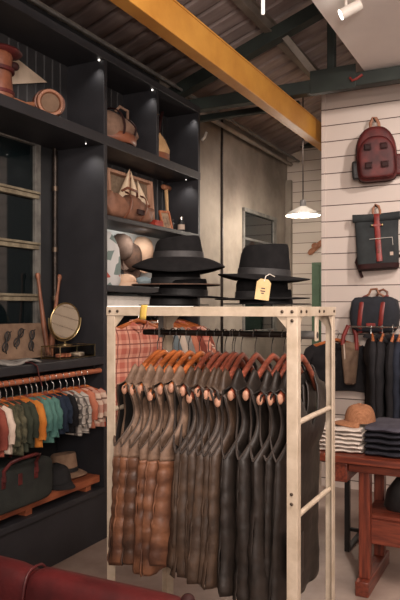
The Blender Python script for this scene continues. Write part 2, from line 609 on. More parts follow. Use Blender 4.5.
tb('bottom_chord', (0.02, 0, 0.06), (6.0, 0, 0.06), 0.09, 0.095, MT['green_steel'])
tb('lower_rail', (0.02, 0.25, 0.03), (1.10, 0.25, 0.03), 0.05, 0.05, MT['green_steel'])
tb('top_chord', (0.02, 0, 0.155), (1.46, 0, 0.155 + 1.44 * 0.36), 0.10, 0.10, MT['green_steel'])
tb('post', (1.43, 0, 0.60), (1.43, 0, 0.10), 0.06, 0.055, MT['green_steel'])
tb('strut', (1.04, 0.02, 0.52), (1.33, 0.02, 0.12), 0.05, 0.05, MT['purlin'])
tb('brace', (1.43, 0, 0.60), (1.72, 0, 0.13), 0.07, 0.06, MT['green_steel'])
g = B()
g.box(1.28, 1.62, -0.052, -0.044, 0.0, 0.17)
g.build('gusset_plate', MT['green_steel'], tr, bevel=0.004)
t = B().tube([(-1.22, 4.74, 3.10), (-1.20, 4.73, 3.075), (-1.17, 4.735, 3.085), (-1.13, 4.74, 3.11)], 0.009, 8).build('red_cable', MT['red_leather'])
tag(t, 'short red cable end on the green truss chord above the white wall', 'cable')

# windows ---------------------------------------------------------------
wn = struct(bpy.data.objects.new('window_1', None))
COL.objects.link(wn)
wn.location = (XW, 2.2, 1.19)
f = B()
f.box(-0.03, 0.004, 1.02, 1.07, 0, 1.30)
f.box(-0.03, 0.004, -1.0, -0.93, 0, 1.30)
f.build('window_frame', MT['frame_grey'], wn, bevel=0.004)
f = B()
f.box(-0.03, 0.006, -0.93, 1.02, 1.27, 1.30)
f.box(-0.03, 0.006, -0.93, 1.02, 0, 0.04)
f.build('window_head', MT['frame_grey'], wn, bevel=0.004)
for z in (0.97, 0.655, 0.335):
    f = B()
    f.box(-0.024, 0.012, -0.93, 1.045, z - 0.032, z - 0.004)
    f.box(-0.024, 0.024, -0.93, 1.045, z - 0.004, z + 0.012)
    f.build('glazing_bar', MT['muntin'], wn, bevel=0.003)
for y in (-0.29, 0.35):
    B().box(-0.024, 0.004, y - 0.015, y + 0.015, 0.04, 1.255).build('glazing_bar', MT['muntin'], wn, bevel=0.003)
B().box(-0.028, -0.02, -0.95, 1.04, 0.02, 1.28).build('pane', MT['glass'], wn)
# opening beyond (the yard at night) is dark: that darkness is put into the pane colour

wn = struct(bpy.data.objects.new('window_2', None))
COL.objects.link(wn)
wn.location = (XW, 6.93, 1.17)
f = B()
f.box(-0.02, 0.02, -0.49, -0.45, 0, 1.34)
f.box(-0.02, 0.02, 0.40, 0.49, 0, 1.34)
f.box(-0.02, 0.03, -0.49, 0.49, 1.30, 1.34)
f.box(-0.02, 0.03, -0.49, 0.49, 0, 0.04)
f.build('window_frame', MT['frame_grey'], wn, bevel=0.003)
for z in (0.40, 0.72, 1.02):
    B().box(-0.01, 0.012, -0.45, 0.40, z - 0.012, z + 0.012).build('glazing_bar', MT['greypipe'], wn, bevel=0.002)
B().box(-0.006, 0.002, -0.45, 0.40, 0.04, 1.30).build('pane', MT['glass'], wn)

# concrete joint pipe
p = pt(221, 150, X=XW)
t = B().tube([(XW + 0.012, p.y, 0.3), (XW + 0.012, p.y, 3.3)], 0.013, 8).build('wall_pipe', MT['pipe'])
tag(t, 'thin dark pipe running up the bare concrete wall', 'pipe')
p = pt(202, 137, X=XW + 0.02)
t = B().tube([p + Vector((0, 0, -0.03)), p + Vector((0.02, 0.02, 0)), p + Vector((0.02, 0.05, 0.05))], 0.012, 8).build('wall_hook', MT['white_paint'])
tag(t, 'small white hook on the concrete wall beside the shelving end', 'hook')

# green door far behind
dr = struct(bpy.data.objects.new('door_1', None))
COL.objects.link(dr)
p = pt(313, 300, Y=YFAR)
dr.location = (p.x, YFAR, 0)
B().box(0.0, 0.09, -0.05, 0, 0, 1.96).build('door_frame', MT['green_door'], dr, bevel=0.004)
B().box(0.0, 1.0, -0.05, 0, 1.96, 2.0).build('door_frame', MT['green_door'], dr, bevel=0.004)
B().box(0.09, 0.95, -0.03, 0, 0.01, 1.96).build('door_leaf', MT['green_door'], dr, bevel=0.003)

# wooden piece on the far wall
p0 = pt(308.5, 254, Y=YFAR - 0.03)
p1 = pt(325, 239.5, Y=YFAR - 0.03)
wb = thing('wooden_paddle', 'slanted orange wooden paddle fixed to the far white wall', 'paddle', p0)
d_ = p1 - p0
B().tube([d_ * 0, d_ * 0.12, d_ * 0.4, d_ * 0.75, d_], [0.02, 0.036, 0.03, 0.034, 0.03], 8, flat=0.4, side=(0, 0, 1)).build('blade', MT['tan_leather'], wb)
B().ell(d_ * 0.42 + Vector((0, -0.02, 0.025)), (0.045, 0.02, 0.035), 12, 6).build('hub', MT['tan_leather'], wb)
B().tube([d_ * 0.5, d_ * 0.5 + Vector((0, 0.03, 0))], 0.01, 8).build('peg', MT['pipe'], wb)

# pendant lamp ------------------------------------------------------------
pc = pt(303, 215, d=6.5)
pl = thing('pendant_lamp', 'lit enamel pendant lamp hanging from the roof near the far wall', 'lamp', pc)
rz = roof_z(pc.x)
B().tube([(0, 0, 0.10), (0, 0, rz - pc.z - 0.01)], 0.006, 6).build('cord', MT['pipe'], pl)
B().lathe([(0.012, 0.15), (0.026, 0.145), (0.03, 0.12), (0.03, 0.075), (0.02, 0.07)], 20).build('lamp_holder', MT['greypipe'], pl)
B().lathe([(0.026, 0.085), (0.05, 0.072), (0.10, 0.045), (0.145, 0.02), (0.165, 0.0), (0.168, -0.006)], 36, caps=False).build('lamp_shade', MT['enamel'], pl, solid=0.004, mat2=MT['inside_white'])
B().ell((0, 0, 0.012), (0.055, 0.055, 0.035), 20, 10).build('bulb', MT['bulb'], pl)

# lit spot on the lowered ceiling
sp_ = pt(346, 12, Z=3.08)
st = thing('track_spotlight', 'white cylinder spotlight with lit face under the plaster ceiling', 'spotlight', sp_)
dirv = Vector((-0.86, -0.25, -0.42)).normalized()
q = dirv.to_track_quat('Z', 'Y').to_matrix().to_4x4()
B().lathe([(0.024, -0.09), (0.03, -0.085), (0.03, 0.03)], 20, m=q).build('lamp_body', MT['white_paint'], st)
B().lathe([(0.027, 0.028), (0.027, 0.034)], 20, m=q).build('lamp_face', MT['spot_face'], st)
B().tube([(0, 0, 0.0), (0, 0, 3.145 - sp_.z)], 0.008, 8).build('stem', MT['white_paint'], st)
# hanging tube
p = pt(263, 14, d=4.0)
hl = thing('hanging_tube_lamp', 'thin white tube lamp hanging from the roof sheet beside the yellow beam', 'lamp', p)
B().tube([(0, 0, 0), (0, 0, 0.16)], 0.011, 12).build('tube', MT['strip'], hl)
B().tube([(0, 0, 0.16), (0, 0, roof_z(p.x) - p.z - 0.004)], 0.003, 6).build('cord', MT['pipe'], hl)

# ------------------------------------------------------------------ shelving
sh = thing('shelving_unit', 'tall black built-in shelving unit covering the left wall', 'shelving', (XB, YU[0], 0))


def sbox(name, mat, x0, x1, y0, y1, z0, z1, bevel=0.003):
    return box_obj(name, mat, sh, x0 - XB, x1 - XB, y0 - YU[0], y1 - YU[0], z0, z1, bevel=bevel)


sbox('upright', MT['black_wood'], XB - 0.07, XF, YU[0] - 0.0, YU[0] + 0.035, 0.334, 3.0)
sbox('upright', MT['black_wood'], XB - 0.07, XF, YU[2] - 0.035, YU[2], 0.334, 3.0)
sbox('upright', MT['black_wood'], XB, XF, YU[1] - 0.016, YU[1] + 0.016, 2.53, 3.0)
sbox('upright', MT['black_wood'], XB, XF, 1.9, 1.935, 2.53, 3.0)
sbox('shelf', MT['black_wood'], XB - 0.07, XF + 0.004, 1.2, YU[2], 2.468, 2.53)
sbox('top_board', MT['black_wood'], XB - 0.07, XF + 0.004, 1.2, YU[2], 3.0, 3.05)
sbox('shelf', MT['black_wood'], XB, XF + 0.002, YU[0] + 0.035, YU[2] - 0.035, 2.005, 2.035)
sbox('shelf', MT['black_wood'], XB, XF + 0.002, YU[0] + 0.035, YU[2] - 0.035, 1.555, 1.595)
sbox('shelf', MT['black_wood'], XB, XF + 0.002, YU[0] + 0.035, YU[2] - 0.035, 1.43, 1.455)


def bead(y0, y1, z0, z1, mat, name='back_board'):
    bb = B()
    n = int((y1 - y0) / 0.075)
    prof = []
    for i in range(n):
        a = y0 + (y1 - y0) * i / n
        w_ = (y1 - y0) / n
        prof += [(a, 0.0), (a + w_ * 0.10, -0.008), (a + w_ * 0.2, 0.0)]
    prof.append((y1, 0.0))
    bb.rings([[(0.012 + d, yy - YU[0], z) for yy, d in prof] for z in (z0, z1)], caps=False, closed=False)
    bb.box(-0.012, 0.003, y0 - YU[0], y1 - YU[0], z0, z1)
    return bb.build(name, mat, sh, angle=20)


bead(1.2, YU[0], 2.53, 3.0, MT['bead'])
bead(YU[0] + 0.035, YU[1] - 0.016, 2.53, 3.0, MT['bead'])
bead(YU[1] + 0.016, YU[2] - 0.035, 2.53, 3.0, MT['bead'])
bead(YU[0] + 0.035, YU[2] - 0.035, 2.035, 2.468, MT['bead'])
sbox('back_board', MT['pale_back'], XB - 0.012, XB, YU[0] + 0.035, YU[2] - 0.035, 1.455, 2.005, bevel=0)
sbox('back_board', MT['black_wood'], XB - 0.012, XB, YU[0] + 0.035, YU[2] - 0.035, 0.334, 1.43, bevel=0)
# lit strip under the low shelf
sbox('light_strip', MT['strip'], XF - 0.05, XF - 0.035, YU[0] + 0.05, YU[2] - 0.05, 1.456, 1.464, bevel=0)
# little LED pucks on the uprights
for yy in (YU[0] - 0.012, YU[1] - 0.028):
    B().lathe([(0.006, 0), (0.006, 0.008)], 14, c=(XF - 0.03 - XB, yy - YU[0], 2.99)).build('led_puck', MT['led'], sh)
B().lathe([(0.003, 0), (0.003, 0.006)], 14, c=(XF - 0.08 - XB, YU[2] - 0.09 - YU[0], 2.461)).build('led_puck', MT['led'], sh)
B().lathe([(0.003, 0), (0.003, 0.006)], 14, c=(XF - 0.08 - XB, YU[0] - 0.08 - YU[0], 2.461)).build('led_puck', MT['led'], sh)

# platform
pf = thing('display_platform', 'low black display platform along the foot of the left wall', 'platform', (XW, 1.2, 0))
B().box(0.002, XF - XW, 0, YU[2] - 1.2, 0.30, 0.334).build('platform_top', MT['black_wood'], pf, bevel=0.004)
B().box(0.002, XF - XW - 0.02, 0, YU[2] - 1.2, 0.0, 0.30).build('front_board', MT['black_wood'], pf, bevel=0.004)
# counter
ct = B().box(XW + 0.001, XF, 1.2, YU[0] - 0.001, 1.10, 1.148).build('counter', MT['black_wood'], bevel=0.004)
tag(ct, 'black window counter holding the oval mirror', 'counter')
# pipes beside the window
p = pt(55, 200, X=XW + 0.03)
pp = thing('wall_conduit', 'dark upright conduit with grey clips between window and shelving', 'conduit', (XW + 0.03, p.y, 1.148))
B().tube([(0, 0, 0.0), (0, 0, 1.32)], 0.017, 10).build('pipe', MT['pipe'], pp)
for z in (0.35, 0.66, 1.05):
    B().lathe([(0.021, 0), (0.021, 0.03)], 12, c=(0, 0, z)).build('clip', MT['bolt'], pp)

# ------------------------------------------------------------------ generic garments
def half_panels(P, seed, z_from=-9, z_to=9, quilt=0.0):
    """front and back cloth of a hanging top, local: Y width, X thickness, Z down from the rod"""
    r = random.Random(seed)
    ph = [r.uniform(0, 6.28) for _ in range(6)]
    sy, sz, ny, nz = P['sh_y'], P['sh_z'], P['nk_y'], P['nk_z']
    ap, wap, wh, zh, T = P['ap'], P['wap'], P['wh'], P['zh'], P['T']
    inn = P.get('inn', sy - 0.012)
    rows = []
    n1 = P.get('n1', 26)
    for i in range(n1):
        rows.append(lerp(zh, ap, i / n1))
    for i in range(8):
        rows.append(lerp(ap, sz, i / 8))
    for i in range(7):
        rows.append(lerp(sz, nz, i / 6))
    rows = [z for z in rows if z_from - 1e-6 <= z <= z_to + 1e-6]
    nc = 9
    L = ap - zh

    def w(z):
        if z <= ap:
            return lerp(wap, wh, ((ap - z) / L) ** 0.8)
        if z <= sz:
            t = (z - ap) / (sz - ap)
            if t < 0.55:
                return lerp(wap, inn, ss(t / 0.55) ** 0.7)
            return lerp(inn, sy, ss((t - 0.55) / 0.45))
        return lerp(sy, ny, (z - sz) / (nz - sz))

    b = B()
    for sgn in (1, -1):
        zn = P['zf'] if sgn > 0 else P['zb']

        def nk(z):
            if z <= zn:
                return 0.0
            return ny * math.sqrt((z - zn) / (nz - zn))
        for side in (1, -1):
            g_ = []
            for z in rows:
                ww, nn = w(z), nk(z)
                row = []
                for c in range(nc + 1):
                    y = lerp(nn, ww, (c / nc) ** 0.85)
                    if z <= ap:
                        a = 0.0
                        bt = T * (0.85 + P.get('flare', 0.15) * (ap - z) / L)
                    else:
                        t = (z - ap) / (nz - ap)
                        a = P['A'] * math.sin(min(1, t * 1.15) * PI) ** 0.8 + 0.012 * min(1, t * 4)
                        bt = lerp(T * 0.85, 0.004, min(1, t * 1.3))
                    q = max(0.0, 1 - (y / max(ww, 1e-4)) ** 2)
                    if z > sz + 1e-4:
                        a *= q ** 0.3
                    x = a + bt * q ** 0.42
                    yy = y * side
                    fall = max(0.0, min(1.0, (sz - z) / (sz - zh)))
                    x_ = sgn * x
                    edge = min(1.0, q * 6)
                    if quilt and z < ap:
                        f = abs(math.sin(PI * (z - zh) / 0.062)) ** 0.5
                        x_ += sgn * quilt * (f - 0.6) * (0.3 + 0.7 * edge)
                        fv = abs(math.sin(PI * (yy + 0.03) / 0.13)) ** 0.5
                        x_ += sgn * quilt * 0.6 * (fv - 0.6) * edge
                        yy += side * quilt * (f - 0.5) * (1 - edge) * 1.2
                    x_ += P.get('fold', 0.008) * fall * (math.sin(yy * 22 + ph[0] + z * 3) + 0.6 * math.sin(yy * 41 + ph[1] - z * 5))
                    x_ += P.get('sway', 0.0) * fall
                    wk = P.get('wrinkle', 0.0)
                    if wk:
                        nv = noise.noise(Vector((y * side * 9 + seed * 3.1, z * 6, sgn * 5.0)))
                        nf = noise.noise(Vector((y * side * 26 + seed, z * 21, sgn * 9.0)))
                        x_ += wk * (nv + 0.55 * nf) * (0.35 + 0.65 * fall) * min(1.0, q * 3 + 0.25) * (1.0 if z < sz else 0.15)
                        yy += wk * 0.6 * nf * fall
                    zz = z + 0.006 * math.sin(yy * 16 + ph[2]) * fall - P.get('tail', 0.0) * fall ** 3 * q
                    yy += 0.006 * math.sin(z * 17 + ph[3] + sgn) * fall
                    row.append((x_, yy, zz))
                g_.append(row)
            b.rings(g_, caps=False, closed=False)
    return b


def sleeve(b, P, side, L, r0, r1, seed, out=0.065):
    r = random.Random(seed)
    rings = []
    sy, sz = P['sh_y'], P['sh_z']
    n = 9
    for i in range(n + 1):
        t = i / n
        cy = sy - 0.02 + out * ss(t * 2.2)
        cz = sz + 0.01 - L * t
        if i == 0:
            cy -= 0.02
        ry = lerp(r0, r1, t) * (0.55 if i == 0 else 1)
        rx = ry * 0.6
        k = 14
        rings.append([(rx * math.cos(2 * PI * j / k) + 0.004 * math.sin(t * 19 + seed), side * (cy + ry * math.sin(2 * PI * j / k)),
                       cz + (0.02 * math.sin(2 * PI * j / k) if i < 2 else 0) + 0.003 * math.sin(j * 2 + seed)) for j in range(k)])
    b.rings(rings)
    return b


def hanger(label, loc, rz, mat, group, half=0.21, neck=0.085, drop=0.225, tips=True, name='clothes_hanger', thick=0.013, clip=False):
    t = thing(name, label, 'hanger', loc, rz, group)
    hk = []
    for i in range(13):
        a = -0.5 + (PI + 0.9) * i / 12
        hk.append((0, 0.020 * math.cos(a), 0.006 + 0.020 * math.sin(a) - 0.008))
    hk = list(reversed(hk))
    hk = [(0, 0, -neck)] + [(0, 0, -0.045), (0, 0.008, -0.03)] + [h for h in reversed(hk)]
    B().tube(hk, 0.0022, 6).build('hook', MT['chrome'], t)
    pts, rs = [], []
    for i in range(-10, 11):
        s = i / 10
        y = (half - 0.010) * s
        z = -neck - (drop - neck) * (abs(s) ** 1.25)
        pts.append((0.006 * (1 - s * s), y, z))
        rs.append(lerp(0.013, 0.020, abs(s) ** 2))
    B().tube(pts, rs, 10, flat=thick / 0.018, side=(0, 0, 1)).build('arms', mat, t)
    if tips:
        for s in (-1, 1):
            B().ell((0, s * half, -drop - 0.002), (0.0135, 0.010, 0.0195), 12, 8).build('arm_end', MT['hanger_tip'], t)
    return t


# ------------------------------------------------------------------ the white rack
RK = (-1.58, -0.766, 2.25, 2.735)
x0, x1, y0, y1 = RK
ZT = 1.455
rk = thing('clothes_rack', 'cream steel angle-iron clothes rack in the middle of the shop', 'rack', (x0, y0, 0))
W, TK = 0.04, 0.005
DX, DY = x1 - x0, y1 - y0


def angle_post(name, cx, cy, sx, sy):
    b = B()
    ax = sorted((cx, cx + sx * W))
    ay = sorted((cy, cy + sy * TK))
    b.box(ax[0], ax[1], ay[0], ay[1], 0.006, ZT)
    ax = sorted((cx, cx + sx * TK))
    ay = sorted((cy + sy * TK, cy + sy * W))
    b.box(ax[0], ax[1], ay[0], ay[1], 0.006, ZT)
    o_ = b.build(name, MT['cream'], rk, bevel=0.0015)
    f = B()
    f.box(min(cx, cx + sx * W), max(cx, cx + sx * W), min(cy, cy + sy * W), max(cy, cy + sy * W), 0, 0.006)
    f.build('foot', MT['greypipe'], rk)
    return o_


angle_post('post', 0, 0, 1, 1)
angle_post('post', DX, 0, -1, 1)
angle_post('post', 0, DY, 1, -1)
angle_post('post', DX, DY, -1, -1)
for yy, s in ((0, 1), (DY, -1)):
    b = B()
    a, c = sorted((yy - s * 0.003, yy + s * 0.0))
    b.box(0, DX, a, c, ZT - 0.036, ZT)
    a, c = sorted((yy, yy + s * 0.034))
    b.box(0, DX, a, c, ZT - 0.004, ZT)
    b.build('top_bar', MT['cream'], rk, bevel=0.0012)
for xx, s in ((0, 1), (DX, -1)):
    b = B()
    a, c = sorted((xx - s * 0.003, xx))
    b.box(a, c, 0, DY, ZT - 0.036, ZT)
    a, c = sorted((xx, xx + s * 0.034))
    b.box(a, c, 0.034, DY - 0.034, ZT - 0.004, ZT)
    b.build('top_bar', MT['cream'], rk, bevel=0.0012)
    for z in (1.035, 0.70):
        B().tube([(xx + s * 0.016, 0.006, z), (xx + s * 0.015, DY * 0.5, z + 0.002), (xx + s * 0.016, DY - 0.006, z)], 0.0105, 12).build('side_rung', MT['cream'], rk)
    # gussets
    for yy, sy in ((0, 1), (DY, -1)):
        b = B()
        b.rings([[(xx + s * e, yy + sy * 0.005, ZT - 0.036), (xx + s * e, yy + sy * 0.075, ZT - 0.036), (xx + s * e, yy + sy * 0.005, ZT - 0.12)] for e in (0.005, 0.008)])
        b.build('gusset', MT['cream'], rk)
    for yy, sy in ((0, 1), (DY, -1)):
        b = B()
        b.rings([[(xx + s * 0.005, yy + sy * e, ZT - 0.036), (xx + s * 0.08, yy + sy * e, ZT - 0.036), (xx + s * 0.005, yy + sy * e, ZT - 0.12)] for e in (0.006, 0.009)])
        b.build('gusset', MT['cream'], rk)
# bolts
for (bx, bz) in ((DX - 0.018, ZT - 0.018), (DX - 0.018, ZT - 0.05), (0.018, ZT - 0.018), (0.055, ZT - 0.018), (DX - 0.055, ZT - 0.018),
                 (DX - 0.020, 0.79), (DX - 0.020, 0.755)):
    B().lathe([(0.006, 0), (0.006, 0.003), (0.003, 0.005)], 10, c=(bx, -0.003, bz), m=Matrix.Rotation(PI / 2, 4, 'X')).build('bolt', MT['bolt'], rk)
for by in (0.03, 0.09, 0.25, 0.31, DY - 0.03):
    B().lathe([(0.006, 0), (0.006, 0.003), (0.003, 0.005)], 10, c=(DX + 0.003, by, ZT - 0.018), m=Matrix.Rotation(PI / 2, 4, 'Y')).build('bolt', MT['bolt'], rk)
# rail and its brackets
YRD = 2.49 - y0
ZRD = 1.345
B().tube([(0.03, YRD, ZRD), (DX + 0.0, YRD, ZRD)], 0.0125, 14).build('hanging_rail', MT['pipe'], rk)
B().tube([(DX - 0.10, YRD, ZRD), (DX - 0.005, YRD, ZRD)], 0.0165, 14).build('rail_sleeve', MT['greypipe'], rk)
for bx in (0.115, DX - 0.004):
    B().box(bx - 0.003, bx + 0.003, YRD - 0.018, YRD + 0.018, ZRD - 0.022, ZT - 0.004).build('rail_bracket', MT['greypipe'] if bx < 0.2 else MT['cream'], rk, bevel=0.001)
b = B()
b.box(0.095, 0.135, YRD - 0.02, YRD + 0.02, ZT - 0.006, ZT - 0.004)
b.build('bracket_plate', MT['cream'], rk)
for xx in (0.115,):
    B().box(xx - 0.015, xx + 0.015, 0, DY, ZT - 0.012, ZT - 0.004).build('cross_bar', MT['cream'], rk, bevel=0.001)
# yellow tape strip on the front bar
p = pt(143, 312, Y=y0 - 0.006)
t = B().grid(lambda u, v: (p.x - 0.016 + 0.03 * u + 0.008 * v, y0 - 0.0065 - 0.003 * math.sin(PI * v), p.z - 0.03 + 0.058 * v), 3, 5).build('yellow_tape', MT['yellow_tape'], solid=0.001)
tag(t, 'strip of yellow tape stuck on the top bar of the cream rack', 'tape')

# ------------------------------------------------------------------ vests
VP = dict(sh_y=0.221, sh_z=-0.226, nk_y=0.146, nk_z=-0.142, ap=-0.45, wap=0.262, wh=0.285, zh=-0.955, T=0.046, A=0.030,
          zf=-0.33, zb=-0.17, inn=0.195, fold=0.006, tail=0.02)
tips = [(124.6, 'copper'), (131.8, 'copper'), (140.5, 'copper'), (150.4, 'copper'), (160.5, 'copper'), (171.5, 'copper'),
        (183, 'olive'), (189.5, 'olive'), (197.5, 'olive'), (206, 'olive'), (211.5, 'olive'), (218, 'olive'),
        (231, 'dark'), (246, 'dark'), (260, 'dark'), (273.5, 'dark'), (287, 'dark')]
ORD = ['first', 'second', 'third', 'fourth', 'fifth', 'sixth', 'seventh', 'eighth', 'ninth', 'tenth', 'eleventh', 'twelfth',
       'thirteenth', 'fourteenth', 'fifteenth', 'sixteenth', 'seventeenth', 'eighteenth', 'nineteenth', 'twentieth']
KD = {'copper': 'taupe-topped copper quilted vest', 'olive': 'olive-brown waxed vest', 'dark': 'dark waxed vest', 'brown': 'dark brown waxed vest'}
cnt = {}
for i, (tx, kd) in enumerate(tips):
    X = pt(tx, 395, Y=2.28).x
    r = random.Random(100 + i)
    rzv = r.uniform(-0.05, 0.05) - (0.11 if i < 6 else 0.05)
    X -= 0.212 * math.sin(rzv)
    if i >= 15:
        X -= 0.013 * (i - 14)
    zo = r.uniform(-0.012, 0.006) - (0.02 if i in (3, 7, 11) else 0) + (0.02 if i == 5 else 0)
    k = cnt.get(kd, 0)
    cnt[kd] = k + 1
    base = (X, 2.49, ZRD)
    pos = ORD[k] + ' from left of the ' + KD[kd] + 's' if kd != 'brown' else ''
    hanger(('wooden hanger carrying the ' + ORD[k] + ' ' + KD[kd] + ' from the left') if kd != 'brown' else 'wooden hanger carrying the dark brown vest behind the right post',
           base, rzv, MT['hanger_a'] if i < 6 else MT['hanger_b'], 'wooden hangers on the cream rack', half=0.214, drop=0.222 - zo)
    lab = (ORD[k] + ' ' + KD[kd] + ' from the left on the cream rack') if kd != 'brown' else 'dark brown waxed vest hanging behind the right front post of the cream rack'
    v = thing('vest', lab, 'vest', base, rzv, 'vests on the cream rack')
    P = dict(VP)
    P['T'] = 0.036 + r.uniform(0, 0.014)
    P['zh'] = -0.955 + r.uniform(-0.02, 0.02) + zo
    P['sh_z'] = VP['sh_z'] + zo + 0.022
    P['nk_z'] = VP['nk_z'] + 0.016
    P['sway'] = r.uniform(-0.012, 0.012) - (0.03 if i < 6 else 0.012)
    if i > 14:
        P['sway'] = -0.022
        X_ = 0
    P['wh'] = 0.285 + r.uniform(-0.014, 0.018)
    P['fold'] = r.uniform(0.006, 0.012)
    P['wrinkle'] = 0.013
    P['flare'] = r.uniform(0.1, 0.55)
    P['zh'] += {'copper': 0.03, 'olive': 0.045, 'dark': -0.005}[kd]
    if i >= 15:
        P['wh'] = 0.238
        P['wap'] = 0.232
        P['T'] = 0.032
        P['fold'] = 0.005
        P['wrinkle'] = 0.008
    if kd == 'copper':
        P['n1'] = 44
        zcut = P['ap'] - 0.035
        rows_cut = lerp(P['zh'], P['ap'], math.floor((zcut - P['zh']) / (P['ap'] - P['zh']) * 44) / 44)
        half_panels(P, 50 + i, z_from=rows_cut).build('yoke', MT['vest_top'], v, solid=0.005, mat2=MT['lining'], weld=0.0015, angle=180)
        P2 = dict(P)
        P2['T'] += 0.005
        half_panels(P2, 50 + i, z_to=rows_cut, quilt=0.0065).build('quilted_body', MT['vest_copper_dark' if i in (0, 2) else 'vest_copper'], v, solid=0.006, mat2=MT['lining'], weld=0.0015, angle=180)
    else:
        half_panels(P, 50 + i, quilt=0.0035).build('body', MT['vest_' + kd], v, solid=0.005, mat2=MT['lining'], weld=0.0015, angle=180)
        # patch pocket seen on the front face
        for sgn in (1,):
            bb = B()
            bb.grid(lambda a, c: (sgn * (P['T'] + 0.006 + 0.004 * math.sin(PI * a)) * (1 - 0.15 * abs(a - 0.5)), -0.19 + 0.13 * a, P['zh'] + 0.09 + 0.15 * c), 6, 6)
            bb.build('pocket', MT['vest_' + kd], v, solid=0.004)
    # armhole bindings
    for s in (-1, 1):
        bb = B()
        for sg in (1, -1):
            pts = []
            n = 12
            for j in range(n + 1):
                z = lerp(P['ap'], P['sh_z'], j / n)
                t = (z - P['ap']) / (P['sh_z'] - P['ap'])
                wv = lerp(P['wap'], P['inn'], ss(t / 0.55) ** 0.7) if t < 0.55 else lerp(P['inn'], P['sh_y'], ss((t - 0.55) / 0.45))
                tt = (z - P['ap']) / (P['nk_z'] - P['ap'])
                a = P['A'] * math.sin(min(1, tt * 1.15) * PI) ** 0.8 + 0.012 * min(1, tt * 4)
                fall = max(0.0, min(1.0, (P['sh_z'] - z) / (P['sh_z'] - P['zh'])))
                pts.append((sg * a + P['sway'] * fall, s * (wv + 0.002), z))
            bb.tube(pts, 0.004, 6)
        bb.build('armhole_binding', MT['binding'] if kd != 'copper' else MT['vest_olive'], v)

# ------------------------------------------------------------------ hats
def brim_ring(a, t, R, cr, dr_front, dr_side, flip=0.0):
    c, s = math.cos(a), math.sin(a)
    rx = lerp(cr[0], R, t)
    ry = lerp(cr[1], R * 0.94, t)
    droop = lerp(dr_side, dr_front, s * s)
    z = -droop * t ** 1.6 + flip * t ** 4
    return (rx * c, ry * s, z)


def hat(label, loc, R, crown_h, front, side, mat, group, rot=(0, 0, 0), crown=(0.100, 0.086), edge=None, name='felt_hat', pinch=0.018, top=0.86, band=True, cat='hat', cut=None):
    t = thing(name, label, cat, loc, 0, group, rot=rot)
    n = 48
    b = B()
    rings = []
    for j in range(9):
        tt = j / 8
        rings.append([brim_ring(2 * PI * k / n, tt, R, crown, front, side) for k in range(n)])
    b.rings(rings, caps=False)
    b.build('brim', mat, t, solid=0.0035)
    if edge:
        B().tube([brim_ring(2 * PI * k / 48, 1.0, R, crown, front, side) for k in range(49)], 0.0028, 6).build('brim_edge', edge, t)
    rings = []
    for j in range(13):
        tt = j / 12
        if j <= 9:
            q = j / 9
            s_ = lerp(1.0, top, q ** 1.3)
            z = crown_h * q
            if j == 9:
                s_ -= 0.03
            dip = 0
        else:
            q = (j - 9) / 3
            s_ = (top - 0.03) * (1 - q * 0.92)
            z = crown_h + 0.004 * math.sin(q * PI) - 0
            dip = pinch * q
        rg = []
        for k in range(n):
            a = 2 * PI * k / n
            c, s = math.cos(a), math.sin(a)
            x = crown[0] * s_ * c
            y = crown[1] * s_ * s
            zz = z - dip
            if j >= 7:
                qq = (j - 6) / 3 if j < 10 else 1
                x *= 1 - 0.05 * qq * (1 if c < 0 else 0)
                zz += 0.012 * min(1, qq) * (c * 0.7)
            rg.append((x, y, zz))
        rings.append(rg)
    b = B()
    b.rings(rings, caps=True)
    b.build('crown', mat, t)
    if band:
        b = B()
        b.rings([[(crown[0] * e * lerp(1, top, (z / crown_h) ** 1.3) * math.cos(2 * PI * k / n), crown[1] * e * lerp(1, top, (z / crown_h) ** 1.3) * math.sin(2 * PI * k / n), z) for k in range(n)]
                 for e, z in ((1.0, 0.0), (1.025, 0.001), (1.025, 0.026), (1.0, 0.027))], caps=False)
        b.build('hat_band', MT['ribbon'], t)
    return t


cx1 = pt(177, 300, Y=2.49)
G1 = 'black hats stacked at the left of the rack top'
zb = ZT + 0.004


def at1(x, yb):
    p_ = pt(x, yb, Y=2.49)
    return (p_.x, 2.49, p_.z)


RH = TH
hat('widest black felt hat with drooping brim on top of left stack', at1(178.5, 258.5), 0.199, 0.088, 0.066, 0.036, MT['hat'], G1, rot=(0, 0, RH), crown=(0.108, 0.090), top=0.84)
hat('brown-edged black hat directly under the widest hat, left stack', at1(176, 284), 0.188, 0.075, 0.006, 0.004, MT['hat'], G1, rot=(0.0, 0.0, RH), crown=(0.106, 0.088), edge=MT['hat_brown'], top=0.95)
hat('tilted flat-brimmed black hat second from bottom of left stack', at1(183, 295.5), 0.194, 0.065, 0.004, 0.004, MT['hat'], G1, rot=(0, 0.035, RH), crown=(0.104, 0.086), top=0.95)
hat('black felt hat at the bottom of the left stack', at1(174, 305), 0.150, 0.06, 0.0, 0.0, MT['hat'], G1, rot=(0, 0, RH), crown=(0.102, 0.084), top=0.95)
G2 = 'black hats stacked at the right of the rack top'


def at2(x, yb):
    p_ = pt(x, yb, Y=2.49)
    return (p_.x, 2.49, p_.z)


hat('black fedora with a price tag on its brim, top of right stack', at2(264, 276), 0.184, 0.122, 0.024, 0.004, MT['hat'], G2, rot=(0, 0.055, RH), crown=(0.105, 0.088), top=0.86, pinch=0.03)
hat('black felt hat in the middle of the right stack', at2(262, 298), 0.190, 0.085, 0.006, 0.003, MT['hat'], G2, rot=(0, -0.01, RH), crown=(0.106, 0.088), top=0.95)
hat('black felt hat at the bottom of the right stack', at2(266, 304), 0.178, 0.05, 0.0, 0.0, MT['hat'], G2, rot=(0, 0.0, RH), crown=(0.104, 0.086), top=0.97)
